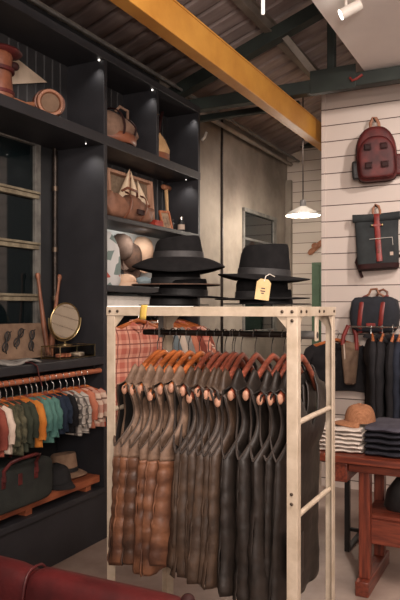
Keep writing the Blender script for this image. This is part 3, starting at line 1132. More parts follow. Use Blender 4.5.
# hat price tag
pa = pt(263, 289.5, d=2.42)
tg = thing('price_tag', 'pale yellow price tag hanging on white string from the right fedora', 'tag', pa, RH)
tg.rotation_euler = (0, math.radians(8), RH)
ol = [(-0.026, -0.038), (0.026, -0.038), (0.026, 0.026), (0.014, 0.038), (-0.014, 0.038), (-0.026, 0.026)]
B().rings([[(a, e, c) for a, c in ol] for e in (-0.001, 0.001)]).build('card', MT['tag'], tg)
b = B()
for zz, w_ in ((0.004, 0.014), (-0.006, 0.018), (-0.014, 0.010)):
    b.box(-w_ / 2, w_ / 2, -0.0018, -0.0012, zz - 0.002, zz + 0.002)
b.build('print', MT['ink'], tg)
B().tube([(0, -0.002, 0.03), (0.004, 0.0, 0.05), (0.018, 0.02, 0.06), (0.04, 0.045, 0.055)], 0.0018, 6).build('string', MT['string'], tg)

# ------------------------------------------------------------------ window counter things
# display board with sunglasses
zc = 1.148
bo = thing('display_board', 'leaning brown board holding folded eyeglasses on window counter', 'display board', (-2.70, 2.83, zc))
bo.rotation_euler = (0, math.radians(-12), math.radians(-4))
B().box(-0.008, 0.008, -0.44, 0.34, 0, 0.215).build('panel', MT['tote'], bo, bevel=0.004)
B().box(0.008, 0.05, -0.44, 0.34, 0, 0.010).build('ledge', MT['tote'], bo, bevel=0.002)
for i in range(7):
    yy = -0.36 + 0.098 * i
    bp = Matrix.Translation(Vector((-2.70, 2.83, zc))) @ Euler(bo.rotation_euler).to_matrix().to_4x4() @ Vector((0.016, yy, 0.11 + 0.02 * ((i * 3) % 2)))
    gl = thing('eyeglasses', ORD[i] + ' pair of folded dark eyeglasses from the left on the leather board', 'eyeglasses', bp, group='eyeglasses on the leather board')
    gl.rotation_euler = (math.radians(70 + 14 * math.sin(i * 2.3)), 0, 0)
    for s in (-1, 1):
        b = B()
        b.tube([(0.006, s * 0.032 + 0.027 * math.cos(a), 0.021 * math.sin(a)) for a in [2 * PI * k / 16 for k in range(17)]], 0.0035, 6)
        b.build('rim', MT['black_leather'], gl)
        B().tube([(0.004, s * 0.060, 0.008), (0.008, s * 0.02, 0.004), (0.010, -s * 0.05, -0.006), (0.008, -s * 0.066, -0.018)], 0.0032, 6).build('temple', MT['black_leather'], gl)
    B().tube([(0.006, -0.008, 0.006), (0.006, 0, 0.010), (0.006, 0.008, 0.006)], 0.003, 6).build('bridge', MT['black_leather'], gl)
# two tall sticks leaning in the corner
for i, (a, b_) in enumerate((((37.5, 273), (47.5, 357)), ((59.5, 275), (50, 356)))):
    P0 = pt(b_[0], b_[1], X=-2.71)
    P0.z = zc + 0.004
    P1 = pt(a[0], a[1], X=-2.765)
    s_ = thing('wooden_stick', ('ruddy wooden stick leaning left beside the window', 'ruddy wooden stick leaning right against the black panel')[i], 'stick', P0, group='wooden sticks on the window counter')
    v_ = P1 - P0
    B().tube([v_ * 0, v_ * 0.3, v_ * 0.5, v_ * 0.8, v_ * 0.93], [0.021, 0.019, 0.014, 0.010, 0.011], 10).build('shaft', MT['oar_wood'], s_)
    B().tube([v_ * 0.93, v_ * 0.97, v_ * 1.0], [0.013, 0.017, 0.012], 10).build('knob', MT['oar_wood'], s_)
# glass box and mirror
gb0 = pt(52, 355, X=-2.55)
gb1 = pt(87, 352, X=-2.55)
yA, yB = gb0.y, gb1.y
gb = thing('glass_display_box', 'small brass-edged glass box under the oval mirror', 'display box', (-2.56, (yA + yB) / 2, zc))
hx, hy, hz = 0.07, (yB - yA) / 2, 0.075
b = B()
for sx in (-1, 1):
    for sy in (-1, 1):
        b.tube([(sx * hx, sy * hy, 0.002), (sx * hx, sy * hy, hz)], 0.003, 6)
    for z in (0.004, hz):
        b.tube([(sx * hx, -hy, z), (sx * hx, hy, z)], 0.003, 6)
for sy in (-1, 1):
    for z in (0.004, hz):
        b.tube([(-hx, sy * hy, z), (hx, sy * hy, z)], 0.003, 6)
b.build('brass_edges', MT['brass'], gb)
for nm, bx in (('top_pane', (-hx, hx, -hy, hy, hz - 0.001, hz + 0.001)), ('front_pane', (hx - 0.001, hx + 0.001, -hy, hy, 0.004, hz)), ('end_pane', (-hx, hx, -hy - 0.001, -hy + 0.001, 0.004, hz))):
    B().box(*bx).build(nm, MT['clear'], gb)
for i, (yy, c, lab) in enumerate(((-0.07, 'salmon', 'small salmon-coloured wallet inside the glass box'), (0.06, 'offwhite', 'small cream wallet inside the glass box'))):
    o_ = B().cbox((-2.545, (yA + yB) / 2 + yy, zc + 0.018), (0.07, 0.085, 0.024), (0, 0, 0.3)).build('wallet', MT[c], bevel=0.006)
    tag(o_, lab, 'wallet', 'wallets in the glass box')
mc = pt(65, 321, X=-2.55)
mr_ = thing('vanity_mirror', 'oval tilting vanity mirror on a wire stand atop the glass box', 'mirror', (-2.55, mc.y, zc + hz + 0.004))
zc_m = mc.z - (zc + hz + 0.004)
n = 40
# the mirror disc faces the room (+X, turned towards the viewer)
mrot = Matrix.Rotation(math.radians(-12), 4, 'Z') @ Matrix.Rotation(math.radians(4), 4, 'Y')
ra, rb2 = 0.108, 0.107
rings = [[mrot @ Vector((e, ra * s_ * math.cos(2 * PI * k / n), rb2 * s_ * math.sin(2 * PI * k / n))) + Vector((0, 0, zc_m)) for k in range(n)] for e, s_ in ((-0.006, 0.97), (0.003, 0.97))]
B().rings(rings).build('mirror_glass', MT['mirror'], mr_)
B().tube([mrot @ Vector((0, ra * math.cos(2 * PI * k / n), rb2 * math.sin(2 * PI * k / n))) + Vector((0, 0, zc_m)) for k in range(n + 1)], 0.006, 8).build('rim', MT['brass'], mr_)
yk = []
for k in range(21):
    a = PI + PI * k / 20
    yk.append(mrot @ Vector((0, 0.122 * math.cos(a), 0.120 * math.sin(a))) + Vector((0, 0, zc_m)))
B().tube([yk[0] + Vector((0, 0, 0.02))] + yk + [yk[-1] + Vector((0, 0, 0.02))], 0.0042, 8).build('yoke', MT['brass'], mr_)
B().tube([(0, 0, 0.004), (0, 0, zc_m - 0.120)], 0.005, 8).build('stem', MT['brass'], mr_)
B().lathe([(0.045, 0), (0.045, 0.004), (0.01, 0.010)], 24).build('base', MT['brass'], mr_)
# folded leather scraps and hanging belt
p = pt(8, 363, X=-2.50)
o_ = B().grid(lambda u, v: (-2.60 + 0.14 * u, 2.62 + 0.26 * v, zc + 0.010 + 0.012 * math.sin(u * 5) * math.sin(v * 7)), 8, 10).build('folded_cloth', MT['grey_t'], solid=0.012)
tag(o_, 'flat folded grey cloth lying on the window counter', 'cloth')
yb_ = pt(33, 362, X=-2.43).y
blt = thing('leather_belt', 'red-brown leather belt hanging over the counter edge', 'belt', (XF, yb_, zc))
path = [(-0.16, -0.12, 0.006), (-0.09, -0.05, 0.012), (-0.02, 0.0, 0.008), (0.010, 0.010, -0.01), (0.012, 0.022, -0.06), (0.012, 0.045, -0.115)]
B().tube(path, 0.015, 8, flat=0.25, side=(0.3, 1, 0)).build('strap', MT['burgundy'], blt)
B().tube([(-0.16, -0.12, 0.008), (-0.19, -0.11, 0.010), (-0.20, -0.14, 0.010), (-0.17, -0.15, 0.010), (-0.16, -0.12, 0.008)], 0.004, 6).build('buckle', MT['brass'], blt)

# ------------------------------------------------------------------ rail under the counter
XR = -2.45
r0 = pt(0, 384.5, X=XR)
ZL = r0.z
rl = thing('clothes_rail', 'copper-coloured wooden clothes rail under the window counter', 'rail', (XR, 1.25, ZL))
B().tube([(0, 0, 0), (0, YU[0] - 1.25 - 0.002, 0)], 0.016, 12).build('rod', MT['rod_wood'], rl)
for yy in (0.3, 1.2, 2.1):
    B().box(-0.006, 0.006, yy - 0.01, yy + 0.01, 0.014, 1.10 - ZL).build('rod_hanger', MT['pipe'], rl)

TP = dict(sh_y=0.132, sh_z=-0.118, nk_y=0.045, nk_z=-0.086, ap=-0.19, wap=0.140, wh=0.150, zh=-0.46, T=0.020, A=0.012,
          zf=-0.12, zb=-0.09, inn=0.130, fold=0.005, tail=0.0, n1=14)


def small_top(label, y, matk, length, group, sleeve_l=0.13, seed=1, hang=None, name='shirt', cat='shirt', zoff=0.0, rz=PI / 2, loc=None, half=None):
    base = loc or (XR, y, ZL)
    hanger((hang or 'wooden hanger under the ' + label), base, rz, MT['hanger_a'] if seed % 3 else MT['hanger_b'],
           'hangers on the rail under the counter' if loc is None else 'hangers in the right bay', half=half or 0.128, neck=0.086, drop=0.122, tips=False, thick=0.008)
    P = dict(TP)
    P['zh'] = -0.13 - length
    t = thing(name, label, cat, base, rz, group)
    half_panels(P, seed).build('body', MT[matk], t, solid=0.004, weld=0.0015, angle=180)
    if sleeve_l:
        for s in (-1, 1):
            bb = B()
            sleeve(bb, P, s, sleeve_l, 0.034, 0.028, seed + s, 0.032)
            bb.build('sleeve', MT[matk], t)
    return t


GL = 'small garments on the rail under the counter'
specs = [(-14, 'offwhite', 0.19, 'cream'), (-6, 'rust', 0.20, 'dark rust'), (4, 'rust', 0.20, 'rust red'), (11, 'offwhite', 0.20, 'off-white'), (17, 'camo', 0.20, 'pale camouflage'),
         (23, 'camo', 0.21, 'dark camouflage'), (29, 'forest', 0.20, 'forest green'), (35, 'forest', 0.20, 'blackish green'), (42.5, 'orange', 0.20, 'orange'),
         (49, 'teal', 0.18, 'teal'), (54, 'teal', 0.20, 'sea green'), (59, 'teal', 0.18, 'pale teal'), (64, 'navy', 0.17, 'navy'), (69, 'navy', 0.16, 'dark navy'), (75, 'black_t', 0.17, 'black'),
         (82, 'check_grey', 0.20, 'grey checked'), (88, 'check_grey', 0.20, 'pale checked'), (94.5, 'salmon', 0.18, 'salmon'), (100, 'stripe_red', 0.18, 'red-banded cream'), (105.5, 'stripe_red', 0.18, 'red-banded white')]
for i, (px_, mk, ln, cn) in enumerate(specs):
    y = min(pt(px_, 410, X=XR + 0.15).y, 3.385)
    lab = cn + ' small top on the rail under the counter'
    small_top(lab, y, mk, ln, GL, seed=i + 3, sleeve_l=ln * (0.82 if i % 2 else 0.92), hang='wooden hanger holding the ' + cn + ' small top')
# striped pale garment behind teal, lower
# ------------------------------------------------------------------ platform things
b_ = thing('wooden_board', 'worn orange wooden board lying on the black platform', 'board', (-2.44, 2.20, 0.334))
B().box(-0.34, 0.0, 0.0, 1.20, 0.036, 0.08).build('plank', MT['board'], b_, bevel=0.004)
for yy in (0.08, 0.55, 1.08):
    B().box(-0.33, -0.015, yy, yy + 0.05, 0, 0.036).build('batten', MT['board'], b_, bevel=0.003)
# travel bag
bg = thing('briefcase_bag', 'dark green canvas travel bag with red-brown handles on the platform', 'bag', (-2.47, 2.735, 0.380))
HB = 0.235
bg.location.z = 0.416
bg.location.x = -2.465
bg.location.y = 2.62
ol = superell(0.27, HB / 2, 7, 40, 0, HB / 2)
bb = B()
bb.slab([(a, c) for a, c in ol], -0.085, 0.085, 0.02)
o_ = bb.build('body', MT['green_canvas'], bg)
o_.rotation_euler = (0, 0, PI / 2)
B().tube([(0.0, -0.26, HB - 0.004), (0, 0.26, HB - 0.004)], 0.004, 6).build('zip', MT['chrome'], bg)
for xx in (0.07, -0.07):
    ln_ = 0.075 if xx > 0 else 0.0
    pts = [(xx + (0.024 if xx > 0 else -0.024), -0.12, HB * 0.72), (xx + (0.02 if xx > 0 else -0.02), -0.12, HB * 0.95), (xx + ln_ * 0.7, -0.105, HB + 0.030), (xx + ln_, -0.06, HB + 0.045), (xx + ln_, 0.06, HB + 0.045), (xx + ln_ * 0.7, 0.105, HB + 0.030),
           (xx + (0.02 if xx > 0 else -0.02), 0.12, HB * 0.95), (xx + (0.024 if xx > 0 else -0.024), 0.12, HB * 0.72)]
    B().tube(pts, [0.011, 0.010, 0.009, 0.009, 0.009, 0.009, 0.010, 0.011], 8).build('handle', MT['burgundy'], bg)
for yy in (-0.12, 0.12, 0.0):
    B().cbox((0.088, yy, HB * (0.70 if yy else 0.66)), (0.008, 0.028, 0.06)).build('leather_tab', MT['burgundy'], bg, bevel=0.003)


def soft_cap(label, loc, rz, mat, crown, h, visor, name='cap', cat='cap', rib=0.0, group=None):
    t = thing(name, label, cat, loc, rz, group)
    rings = []
    n = 32
    for j in range(10):
        q = j / 9
        s_ = math.cos(q * PI / 2 * 0.97) ** 0.55
        rings.append([(crown * 1.08 * s_ * math.cos(2 * PI * k / n), crown * s_ * math.sin(2 * PI * k / n) * (1 + rib * math.cos(k * PI)), h * math.sin(q * PI / 2) * (1 + 0.04 * math.sin(3 * 2 * PI * k / n))) for k in range(n)])
    B().rings(rings).build('crown', mat, t)

    def vis(u, v):
        a = (u - 0.5) * PI * 0.92
        r = lerp(1.0, 1.0 + visor / crown * math.cos(a) ** 0.7, v) if math.cos(a) > 0 else 1.0
        return (crown * 1.06 * r * math.cos(a), crown * 1.0 * math.sin(a) * (1 + 0.06 * v), 0.006 - 0.012 * v - 0.018 * math.sin(a) ** 2 * v)
    B().grid(vis, 18, 5).build('visor', mat, t, solid=0.005)
    B().ell((0, 0, h + 0.001), (0.008, 0.008, 0.005), 10, 6).build('button', mat, t)
    return t


zb_ = 0.334 + 0.08
soft_cap('black cap lying beside the travel bag on the board', (-2.525, 3.085, zb_ + 0.016), -0.35, MT['cap_black'], 0.085, 0.105, 0.07)
# taupe brimmed hat
hat('taupe felt hat resting on the board behind the black cap', (-2.63, 3.28, zb_ + 0.032), 0.150, 0.105, 0.028, 0.014, MT['cap_felt'], None, crown=(0.092, 0.088), top=0.84, band=True, name='felt_hat')

# ------------------------------------------------------------------ upper left shelf
ZS = 2.53
# tall leather bag at the frame edge
p = pt(6, 92, X=-2.50)
lb = thing('tall_leather_bag', 'tall red-brown leather bag at the left end of the top shelf', 'bag', (-2.54, p.y - 0.03, ZS))
prof = [(0.085, 0.0), (0.092, 0.02), (0.082, 0.10), (0.078, 0.18), (0.084, 0.235), (0.078, 0.25)]
B().lathe(prof, 24).build('body', MT['brown_leather'], lb)
for z in (0.03, 0.15):
    B().lathe([(0.084, z), (0.094, z + 0.004), (0.094, z + 0.022), (0.080, z + 0.026)], 24, caps=False).build('strap', MT['burgundy'], lb)
B().ell((0.01, 0.03, 0.268), (0.10, 0.115, 0.028), 20, 8).build('flap', MT['burgundy'], lb)
B().ell((0.05, 0.085, 0.205), (0.02, 0.03, 0.022), 12, 6).build('buckle', MT['burg_dark'], lb)
# pennant triangular
q0, q1, q2 = pt(8, 54, X=-2.685), pt(47, 82.5, X=-2.685), pt(2, 84.5, X=-2.685)
pn = thing('pennant', 'cream triangular pennant pinned to the top shelf back boards', 'pennant', q2)
b = B()
b.rings([[(e, 0, 0), (e, q1.y - q2.y, q1.z - q2.z), (e, q0.y - q2.y - 0.03, q0.z - q2.z + 0.02)] for e in (-0.002, 0.002)])
b.build('cloth', MT['pennant'], pn)
b = B()
b.box(-0.006, 0.004, -0.012, 0.0, -0.005, q0.z - q2.z + 0.02)
b.build('edge_band', MT['sail'], pn)
# rounded leather satchel
p = pt(51, 114, X=-2.50)
rs_ = thing('leather_satchel', 'rounded tan leather satchel with a dark opening on the top shelf', 'bag', (-2.53, p.y - 0.02, ZS + 0.004))
m_ = Matrix.Rotation(math.radians(-35), 4, 'Z') @ Matrix.Rotation(PI / 2, 4, 'Y')
B().lathe([(0.02, -0.075), (0.058, -0.062), (0.076, -0.03), (0.083, 0.02), (0.079, 0.056), (0.04, 0.058)], 28, c=(0, 0.025, 0.084), m=m_, sx=0.97, sy=1.12).build('body', MT['brown_leather'], rs_)
B().lathe([(0.055, 0.060), (0.062, 0.068), (0.072, 0.068), (0.080, 0.050)], 28, c=(0, 0.025, 0.082), m=m_, sx=1.0, caps=False).build('rim', MT['tan_leather'], rs_, solid=0.006)
B().lathe([(0.058, 0.050), (0.058, 0.062)], 28, c=(0, 0.025, 0.082), m=m_).build('pocket', MT['tote'], rs_)
B().lathe([(0.008, 0.060), (0.008, 0.068)], 16, c=(0.005, 0.045, 0.060), m=m_).build('clasp', MT['chrome'], rs_)
b = B()
b.tube([(0.02, -0.11, 0.05), (0.04, -0.20, 0.02), (0.05, -0.32, 0.015), (0.02, -0.38, 0.02)], 0.014, 8, flat=0.45, side=(0, 0, 1))
b.build('strap', MT['tan_leather'], rs_)
# brown duffel on shelf next bay
p = pt(122, 136, X=-2.52)
df = thing('brown_duffel', 'slouching brown canvas duffel on the top shelf, left small bay', 'bag', (-2.545, 3.72, ZS + 0.004))


def wr(p_):
    k_ = 1 + 0.07 * math.sin(p_.y * 31) + 0.07 * math.sin(p_.z * 55 + p_.y * 17)
    q_ = Vector((p_.x * k_, p_.y, p_.z * (1 - 1.2 * max(-0.3, p_.y) * 1.4)))
    return q_


B().ell((0, 0, 0.105), (0.115, 0.235, 0.105), 40, 20, warp=wr).build('body', MT['brown_canvas'], df)
B().tube([(0.124 * math.cos(a) - 0.0, -0.20 + 0.40 * (a + 1.5) / 3.0, 0.04) for a in [-1.3 + 2.6 * k / 14 for k in range(15)]], 0.035, 10, flat=0.4, side=(0, 0, 1)).build('base_panel', MT['brown_leather'], df)
for yy in (-0.07, 0.06):
    B().tube([(0.125 * math.cos(a), yy, 0.105 + (0.112 - yy * 0.3) * math.sin(a)) for a in [-0.7 + 2.6 * k / 12 for k in range(13)]], 0.012, 8, flat=0.4, side=(0, 1, 0)).build('strap', MT['burg_dark'], df)
B().tube([(0.05, -0.07, 0.21), (0.07, -0.05, 0.245), (0.08, 0.03, 0.235), (0.06, 0.06, 0.19)], 0.010, 8).build('handle', MT['brown_canvas'], df)
# tan bag in the right small bay
hb = thing('tan_bag', 'tan canvas bag with a brown base and dark strap, right small bay', 'bag', (-2.53, 4.24, ZS + 0.004))
B().rings([[((hx_ * math.cos(2 * PI * k / 24)), hy_ * math.sin(2 * PI * k / 24) + oy, z) for k in range(24)] for hx_, hy_, oy, z in ((0.08, 0.12, 0, 0.05), (0.085, 0.125, 0, 0.09), (0.06, 0.09, -0.01, 0.16), (0.03, 0.045, -0.02, 0.21), (0.02, 0.02, -0.02, 0.225))]).build('body', MT['tan_canvas'], hb)
B().rings([[((hx_ * math.cos(2 * PI * k / 24)), hy_ * math.sin(2 * PI * k / 24), z) for k in range(24)] for hx_, hy_, z in ((0.07, 0.11, 0), (0.082, 0.124, 0.01), (0.083, 0.126, 0.055), (0.07, 0.11, 0.056))]).build('base', MT['brown_leather'], hb)
B().tube([(0.03, -0.03, 0.20), (0.04, -0.01, 0.30), (0.03, 0.03, 0.37), (0.0, 0.05, 0.33), (0.0, 0.03, 0.22)], 0.012, 8, flat=0.5).build('strap', MT['burg_dark'], hb)

# ------------------------------------------------------------------ middle shelf: boat picture, duffel, mallet...
ZM = 2.035
q0 = pt(108.5, 200, X=-2.66)
q1 = pt(153, 200, X=-2.66)
ft = thing('shadow_box_frame', 'pale wooden box frame standing behind the brown duffel', 'frame', (-2.665, q0.y, ZM + 0.001))
ft.rotation_euler = (0, math.radians(-4), 0)
Wd, Hd = q1.y - q0.y, 0.385
for nm, bx in (('frame_side', (-0.02, 0.03, 0, 0.022, 0, Hd)), ('frame_side', (-0.02, 0.03, Wd - 0.022, Wd, 0, Hd)), ('frame_rail', (-0.02, 0.03, 0.022, Wd - 0.022, 0, 0.022)), ('frame_rail', (-0.02, 0.03, 0.022, Wd - 0.022, Hd - 0.022, Hd))):
    B().box(*bx).build(nm, MT['box_wood'], ft, bevel=0.002)
B().box(-0.02, -0.012, 0.02, Wd - 0.02, 0.02, Hd - 0.02).build('backing', MT['linen'], ft)
# boat model
pb = pt(131, 201, X=-2.60)
bt = thing('model_sailboat', 'model sailboat with cream sails in front of the box frame', 'model boat', (-2.60, pb.y, ZM + 0.16), -0.75)
bt.location.z = ZM + 0.115
bt.location.x = -2.605
bt.scale = (1.05, 1.05, 1.05)
rings = []
for j in range(9):
    s_ = j / 8 * 2 - 1
    hw = 0.028 * max(0.05, 1 - abs(s_) ** 2.2)
    rings.append([(hw * math.cos(a), 0.14 * s_, 0.03 + 0.03 * math.sin(a) * (1 - 0.4 * abs(s_)) + 0.012 * s_ * s_) for a in [PI + PI * k / 8 for k in range(9)]])
B().rings(rings).build('hull', MT['brown_leather'], bt)
B().box(-0.012, 0.012, -0.05, 0.05, -0.109, 0.01).build('stand', MT['box_wood'], bt)
B().tube([(0, -0.01, 0.03), (0, -0.005, 0.275)], 0.003, 6).build('mast', MT['box_wood'], bt)


def sail(a, c, d, bulge):
    a, c, d = Vector(a), Vector(c), Vector(d)

    def f(u, v):
        p_ = a.lerp(c.lerp(d, u), v)
        return p_ + Vector((bulge * math.sin(PI * u) * math.sin(PI * v * 0.9) + 0.003, 0, 0))
    return f


B().grid(sail((0, -0.008, 0.275), (0, -0.11, 0.045), (0, -0.012, 0.045), 0.02), 8, 8).build('sail', MT['sail'], bt, solid=0.002)
B().grid(sail((0.006, 0.0, 0.262), (0.006, 0.004, 0.05), (0.006, 0.075, 0.045), 0.02), 8, 8).build('sail', MT['sail'], bt, solid=0.002)
B().grid(sail((0.012, 0.045, 0.20), (0.012, 0.05, 0.04), (0.012, 0.125, 0.04), 0.018), 8, 8).build('sail', MT['sail'], bt, solid=0.002)
# duffel in front
d0 = pt(106, 205, X=-2.47)
d1 = pt(152, 215, X=-2.47)
dc = (d0.y + d1.y) / 2 + 0.005
dl = (d1.y - d0.y) / 2
d2 = thing('leather_duffel', 'slumped ruddy brown duffel bag in front of the model sailboat', 'bag', (-2.485, dc, ZM + 0.002))
rings = []
for j in range(17):
    s_ = j / 16 * 2 - 1
    e = (1 - abs(s_) ** 5) ** 0.5 * 0.85 + 0.15
    top = 0.158 + 0.022 * math.sin(s_ * 6 + 1) - 0.02 * s_
    rg = []
    for k in range(24):
        a = 2 * PI * k / 24
        cc, si = math.cos(a), math.sin(a)
        x = 0.062 * e * math.copysign(abs(cc) ** 0.7, cc) + 0.008 * math.sin(s_ * 14 + a * 3) + 0.005 * math.sin(s_ * 27 - a * 5)
        z = 0.5 * top + 0.5 * top * e * math.copysign(abs(si) ** 0.7, si) + (0.006 * math.sin(s_ * 21 + a) if si > -0.3 else 0)
        rg.append((x, dl * s_, max(0.001, z)))
    rings.append(rg)
B().rings(rings).build('body', MT['duffel_brown'], d2)
for yy in (-0.10, 0.09):
    B().tube([(0.073 * math.cos(a) + (0.012 if abs(a) < 1.2 else 0), yy + 0.03 * math.sin(a), 0.09 + 0.098 * math.sin(a)) for a in [-1.1 + 2.4 * k / 12 for k in range(13)]], 0.013, 8, flat=0.35, side=(0, 1, 0)).build('strap', MT['brown_leather'], d2)
B().cbox((0.078, 0.03, 0.06), (0.01, 0.09, 0.035)).build('leather_patch', MT['burg_dark'], d2, bevel=0.004)
B().tube([(0.01, -0.10, 0.19), (0.03, -0.06, 0.215), (0.035, 0.05, 0.205), (0.01, 0.09, 0.18)], 0.009, 8).build('handle', MT['brown_leather'], d2)
# mallet standing
pm = pt(170.5, 214, X=-2.62)
ml = thing('wooden_mallet', 'T-shaped wooden mallet standing against the black boards', 'mallet', (-2.66, pm.y, ZM))
zt = pt(170, 189, X=-2.66).z - ZM
B().tube([(0.02, 0, 0.0), (0.0, 0, zt - 0.015)], [0.008, 0.016], 10).build('handle', MT['tan_canvas'], ml)
B().tube([(0, -0.058, zt), (0, -0.050, zt), (0, 0.050, zt), (0, 0.058, zt)], [0.014, 0.021, 0.021, 0.014], 12).build('head', MT['tan_leather'], ml)
# red box
pr = pt(157.5, 225, X=-2.50)
rbx = thing('red_box', 'small red card box between the duffel and the little frame', 'box', (-2.52, pr.y, ZM))
B().box(-0.035, 0.035, -0.055, 0.055, 0, 0.04).build('box_body', MT['red_card'], rbx, bevel=0.002)
B().box(-0.037, 0.037, -0.057, 0.057, 0.04, 0.055).build('lid', MT['red_card'], rbx, bevel=0.002)
# small orange frame
pf_ = pt(169, 230, X=-2.47)
sf = thing('small_picture_frame', 'small orange wooden picture frame leaning by the mallet', 'picture frame', (-2.48, pf_.y, ZM))
sf.rotation_euler = (math.radians(4), math.radians(-12), math.radians(-8))
for nm, bx in (('frame_side', (-0.006, 0.008, -0.062, -0.046, 0, 0.145)), ('frame_side', (-0.006, 0.008, 0.046, 0.062, 0, 0.145)), ('frame_rail', (-0.006, 0.008, -0.046, 0.046, 0, 0.016)), ('frame_rail', (-0.006, 0.008, -0.046, 0.046, 0.129, 0.145))):
    B().box(*bx).build(nm, MT['orange_frame'], sf, bevel=0.002)
B().box(-0.005, 0.0, -0.048, 0.048, 0.014, 0.131).build('print', MT['photo'], sf)
B().box(-0.04, -0.03, -0.02, 0.02, 0.0, 0.1).build('stand', MT['orange_frame'], sf)
# bottle
pb_ = pt(183.5, 233, X=-2.48)
bo_ = thing('small_bottle', 'small black bottle with a pale label at the shelf end', 'bottle', (-2.50, pb_.y, ZM))
B().lathe([(0.026, 0), (0.028, 0.004), (0.028, 0.08), (0.012, 0.095), (0.012, 0.105)], 20).build('glass', MT['black_leather'], bo_)
B().lathe([(0.0285, 0.025), (0.0285, 0.065)], 20, caps=False).build('paper_label', MT['offwhite'], bo_)
B().lathe([(0.014, 0.103), (0.014, 0.125)], 16).build('cap', MT['chrome'], bo_)
b2 = thing('small_bottle', 'small plain black bottle left of the labelled one on the shelf', 'bottle', (-2.56, pb_.y - 0.03, ZM))
B().lathe([(0.022, 0), (0.024, 0.004), (0.024, 0.07), (0.010, 0.085), (0.010, 0.095)], 20).build('glass', MT['black_leather'], b2)
B().lathe([(0.012, 0.093), (0.012, 0.11)], 16).build('cap', MT['black_leather'], b2)

# ------------------------------------------------------------------ hat niche
ZN = 1.595
p = pt(112, 262, X=-2.62)
fl = thing('floral_sack', 'tall floral printed fabric sack at the left end of the hat shelf', 'sack', (-2.56, 3.655, ZN))
B().rings([[(hx_ * math.cos(2 * PI * k / 24), hy_ * math.sin(2 * PI * k / 24), z) for k in range(24)] for hx_, hy_, z in
           ((0.07, 0.075, 0.0), (0.085, 0.085, 0.03), (0.088, 0.086, 0.15), (0.075, 0.078, 0.25), (0.045, 0.05, 0.32), (0.02, 0.02, 0.36))]).build('body', MT['floral'], fl)
B().tube([(0, -0.04, 0.33), (0, 0, 0.35), (0, 0.04, 0.33)], 0.008, 8).build('tie', MT['string'], fl)
for i, (px_, py_, mk, sz_, lab) in enumerate(((122.5, 247, 'cap_grey', 0.95, 'grey-brown cap hanging leftmost on the pale hat niche back'),
                                             (131, 257, 'cap_black', 1.05, 'dark brown cap hanging second on the pale hat niche back'),
                                             (143, 250, 'peach', 1.0, 'cream cap hanging on the hat niche back by the felt hats'))):
    q = pt(px_, py_, X=XB + 0.04)
    c = thing('hung_cap', lab, 'cap', (XB + 0.012, q.y, q.z), group='caps hanging in the hat niche')
    mk_ = MT[mk] if mk != 'cap_black' else MT['hat_brown']
    mm = Matrix.Rotation(PI / 2, 4, 'Y') @ Matrix.Rotation(0, 4, 'Z')
    B().lathe([(0.092 * sz_, 0.0), (0.090 * sz_, 0.04), (0.075 * sz_, 0.075), (0.04 * sz_, 0.098), (0.006, 0.105)], 28, m=mm, sx=1.12).build('crown', mk_, c)

    def vis(u, v, s=sz_):
        a = PI + (u - 0.5) * PI * 0.85
        r = 0.090 * s + 0.075 * v * s * math.cos((u - 0.5) * PI * 0.85) ** 0.6
        return (0.012 + 0.03 * v, r * math.sin(a), r * 1.08 * math.cos(a) * 1.0)
    B().grid(vis, 16, 4).build('visor', mk_, c, solid=0.005)
for i, (px_, mk, lab, hh) in enumerate(((128.5, 'peach', 'rolled peach knit cap lying on the hat shelf', 0.045), (146, 'bluegrey', 'folded blue-grey cap lying on the hat shelf', 0.04))):
    q = pt(px_, 285, X=-2.52)
    c = thing('knit_cap', lab, 'cap', (-2.54, q.y, ZN), group='caps lying on the hat shelf')
    B().ell((0, 0, hh), (0.07, 0.075, hh), 24, 10).build('crown', MT[mk], c)
    B().lathe([(0.055, 0.003), (0.079, 0.007), (0.079, 0.028), (0.066, 0.032)], 24, caps=False).build('cuff', MT[mk], c, solid=0.004)
# white boxes on the lowest niche (between 1.455 and 1.555)
nb = thing('white_drawer_box', 'long white flat box in the slot under the hat shelf', 'box', (-2.60, YU[0] + 0.05, 1.4555))
B().box(-0.10, 0.10, 0.0, 0.62, 0.0, 0.05).build('box_body', MT['white_paint'], nb, bevel=0.003)
B().box(-0.103, 0.103, -0.003, 0.623, 0.05, 0.075).build('lid', MT['white_paint'], nb, bevel=0.003)

# ------------------------------------------------------------------ right bay hanging shirts
XS = -2.56
ZSR = 1.405
r2 = thing('bay_rail', 'dark rail holding shirts in the right shelving bay', 'rail', (XS, YU[0] + 0.036, ZSR))
B().tube([(0, 0, 0), (0, YU[2] - YU[0] - 0.072, 0)], 0.012, 12).build('rod', MT['pipe'], r2)
SP = dict(sh_y=0.205, sh_z=-0.125, nk_y=0.07, nk_z=-0.068, ap=-0.30, wap=0.235, wh=0.24, zh=-0.80, T=0.035, A=0.02, zf=-0.12, zb=-0.08, inn=0.20, fold=0.008, n1=18)


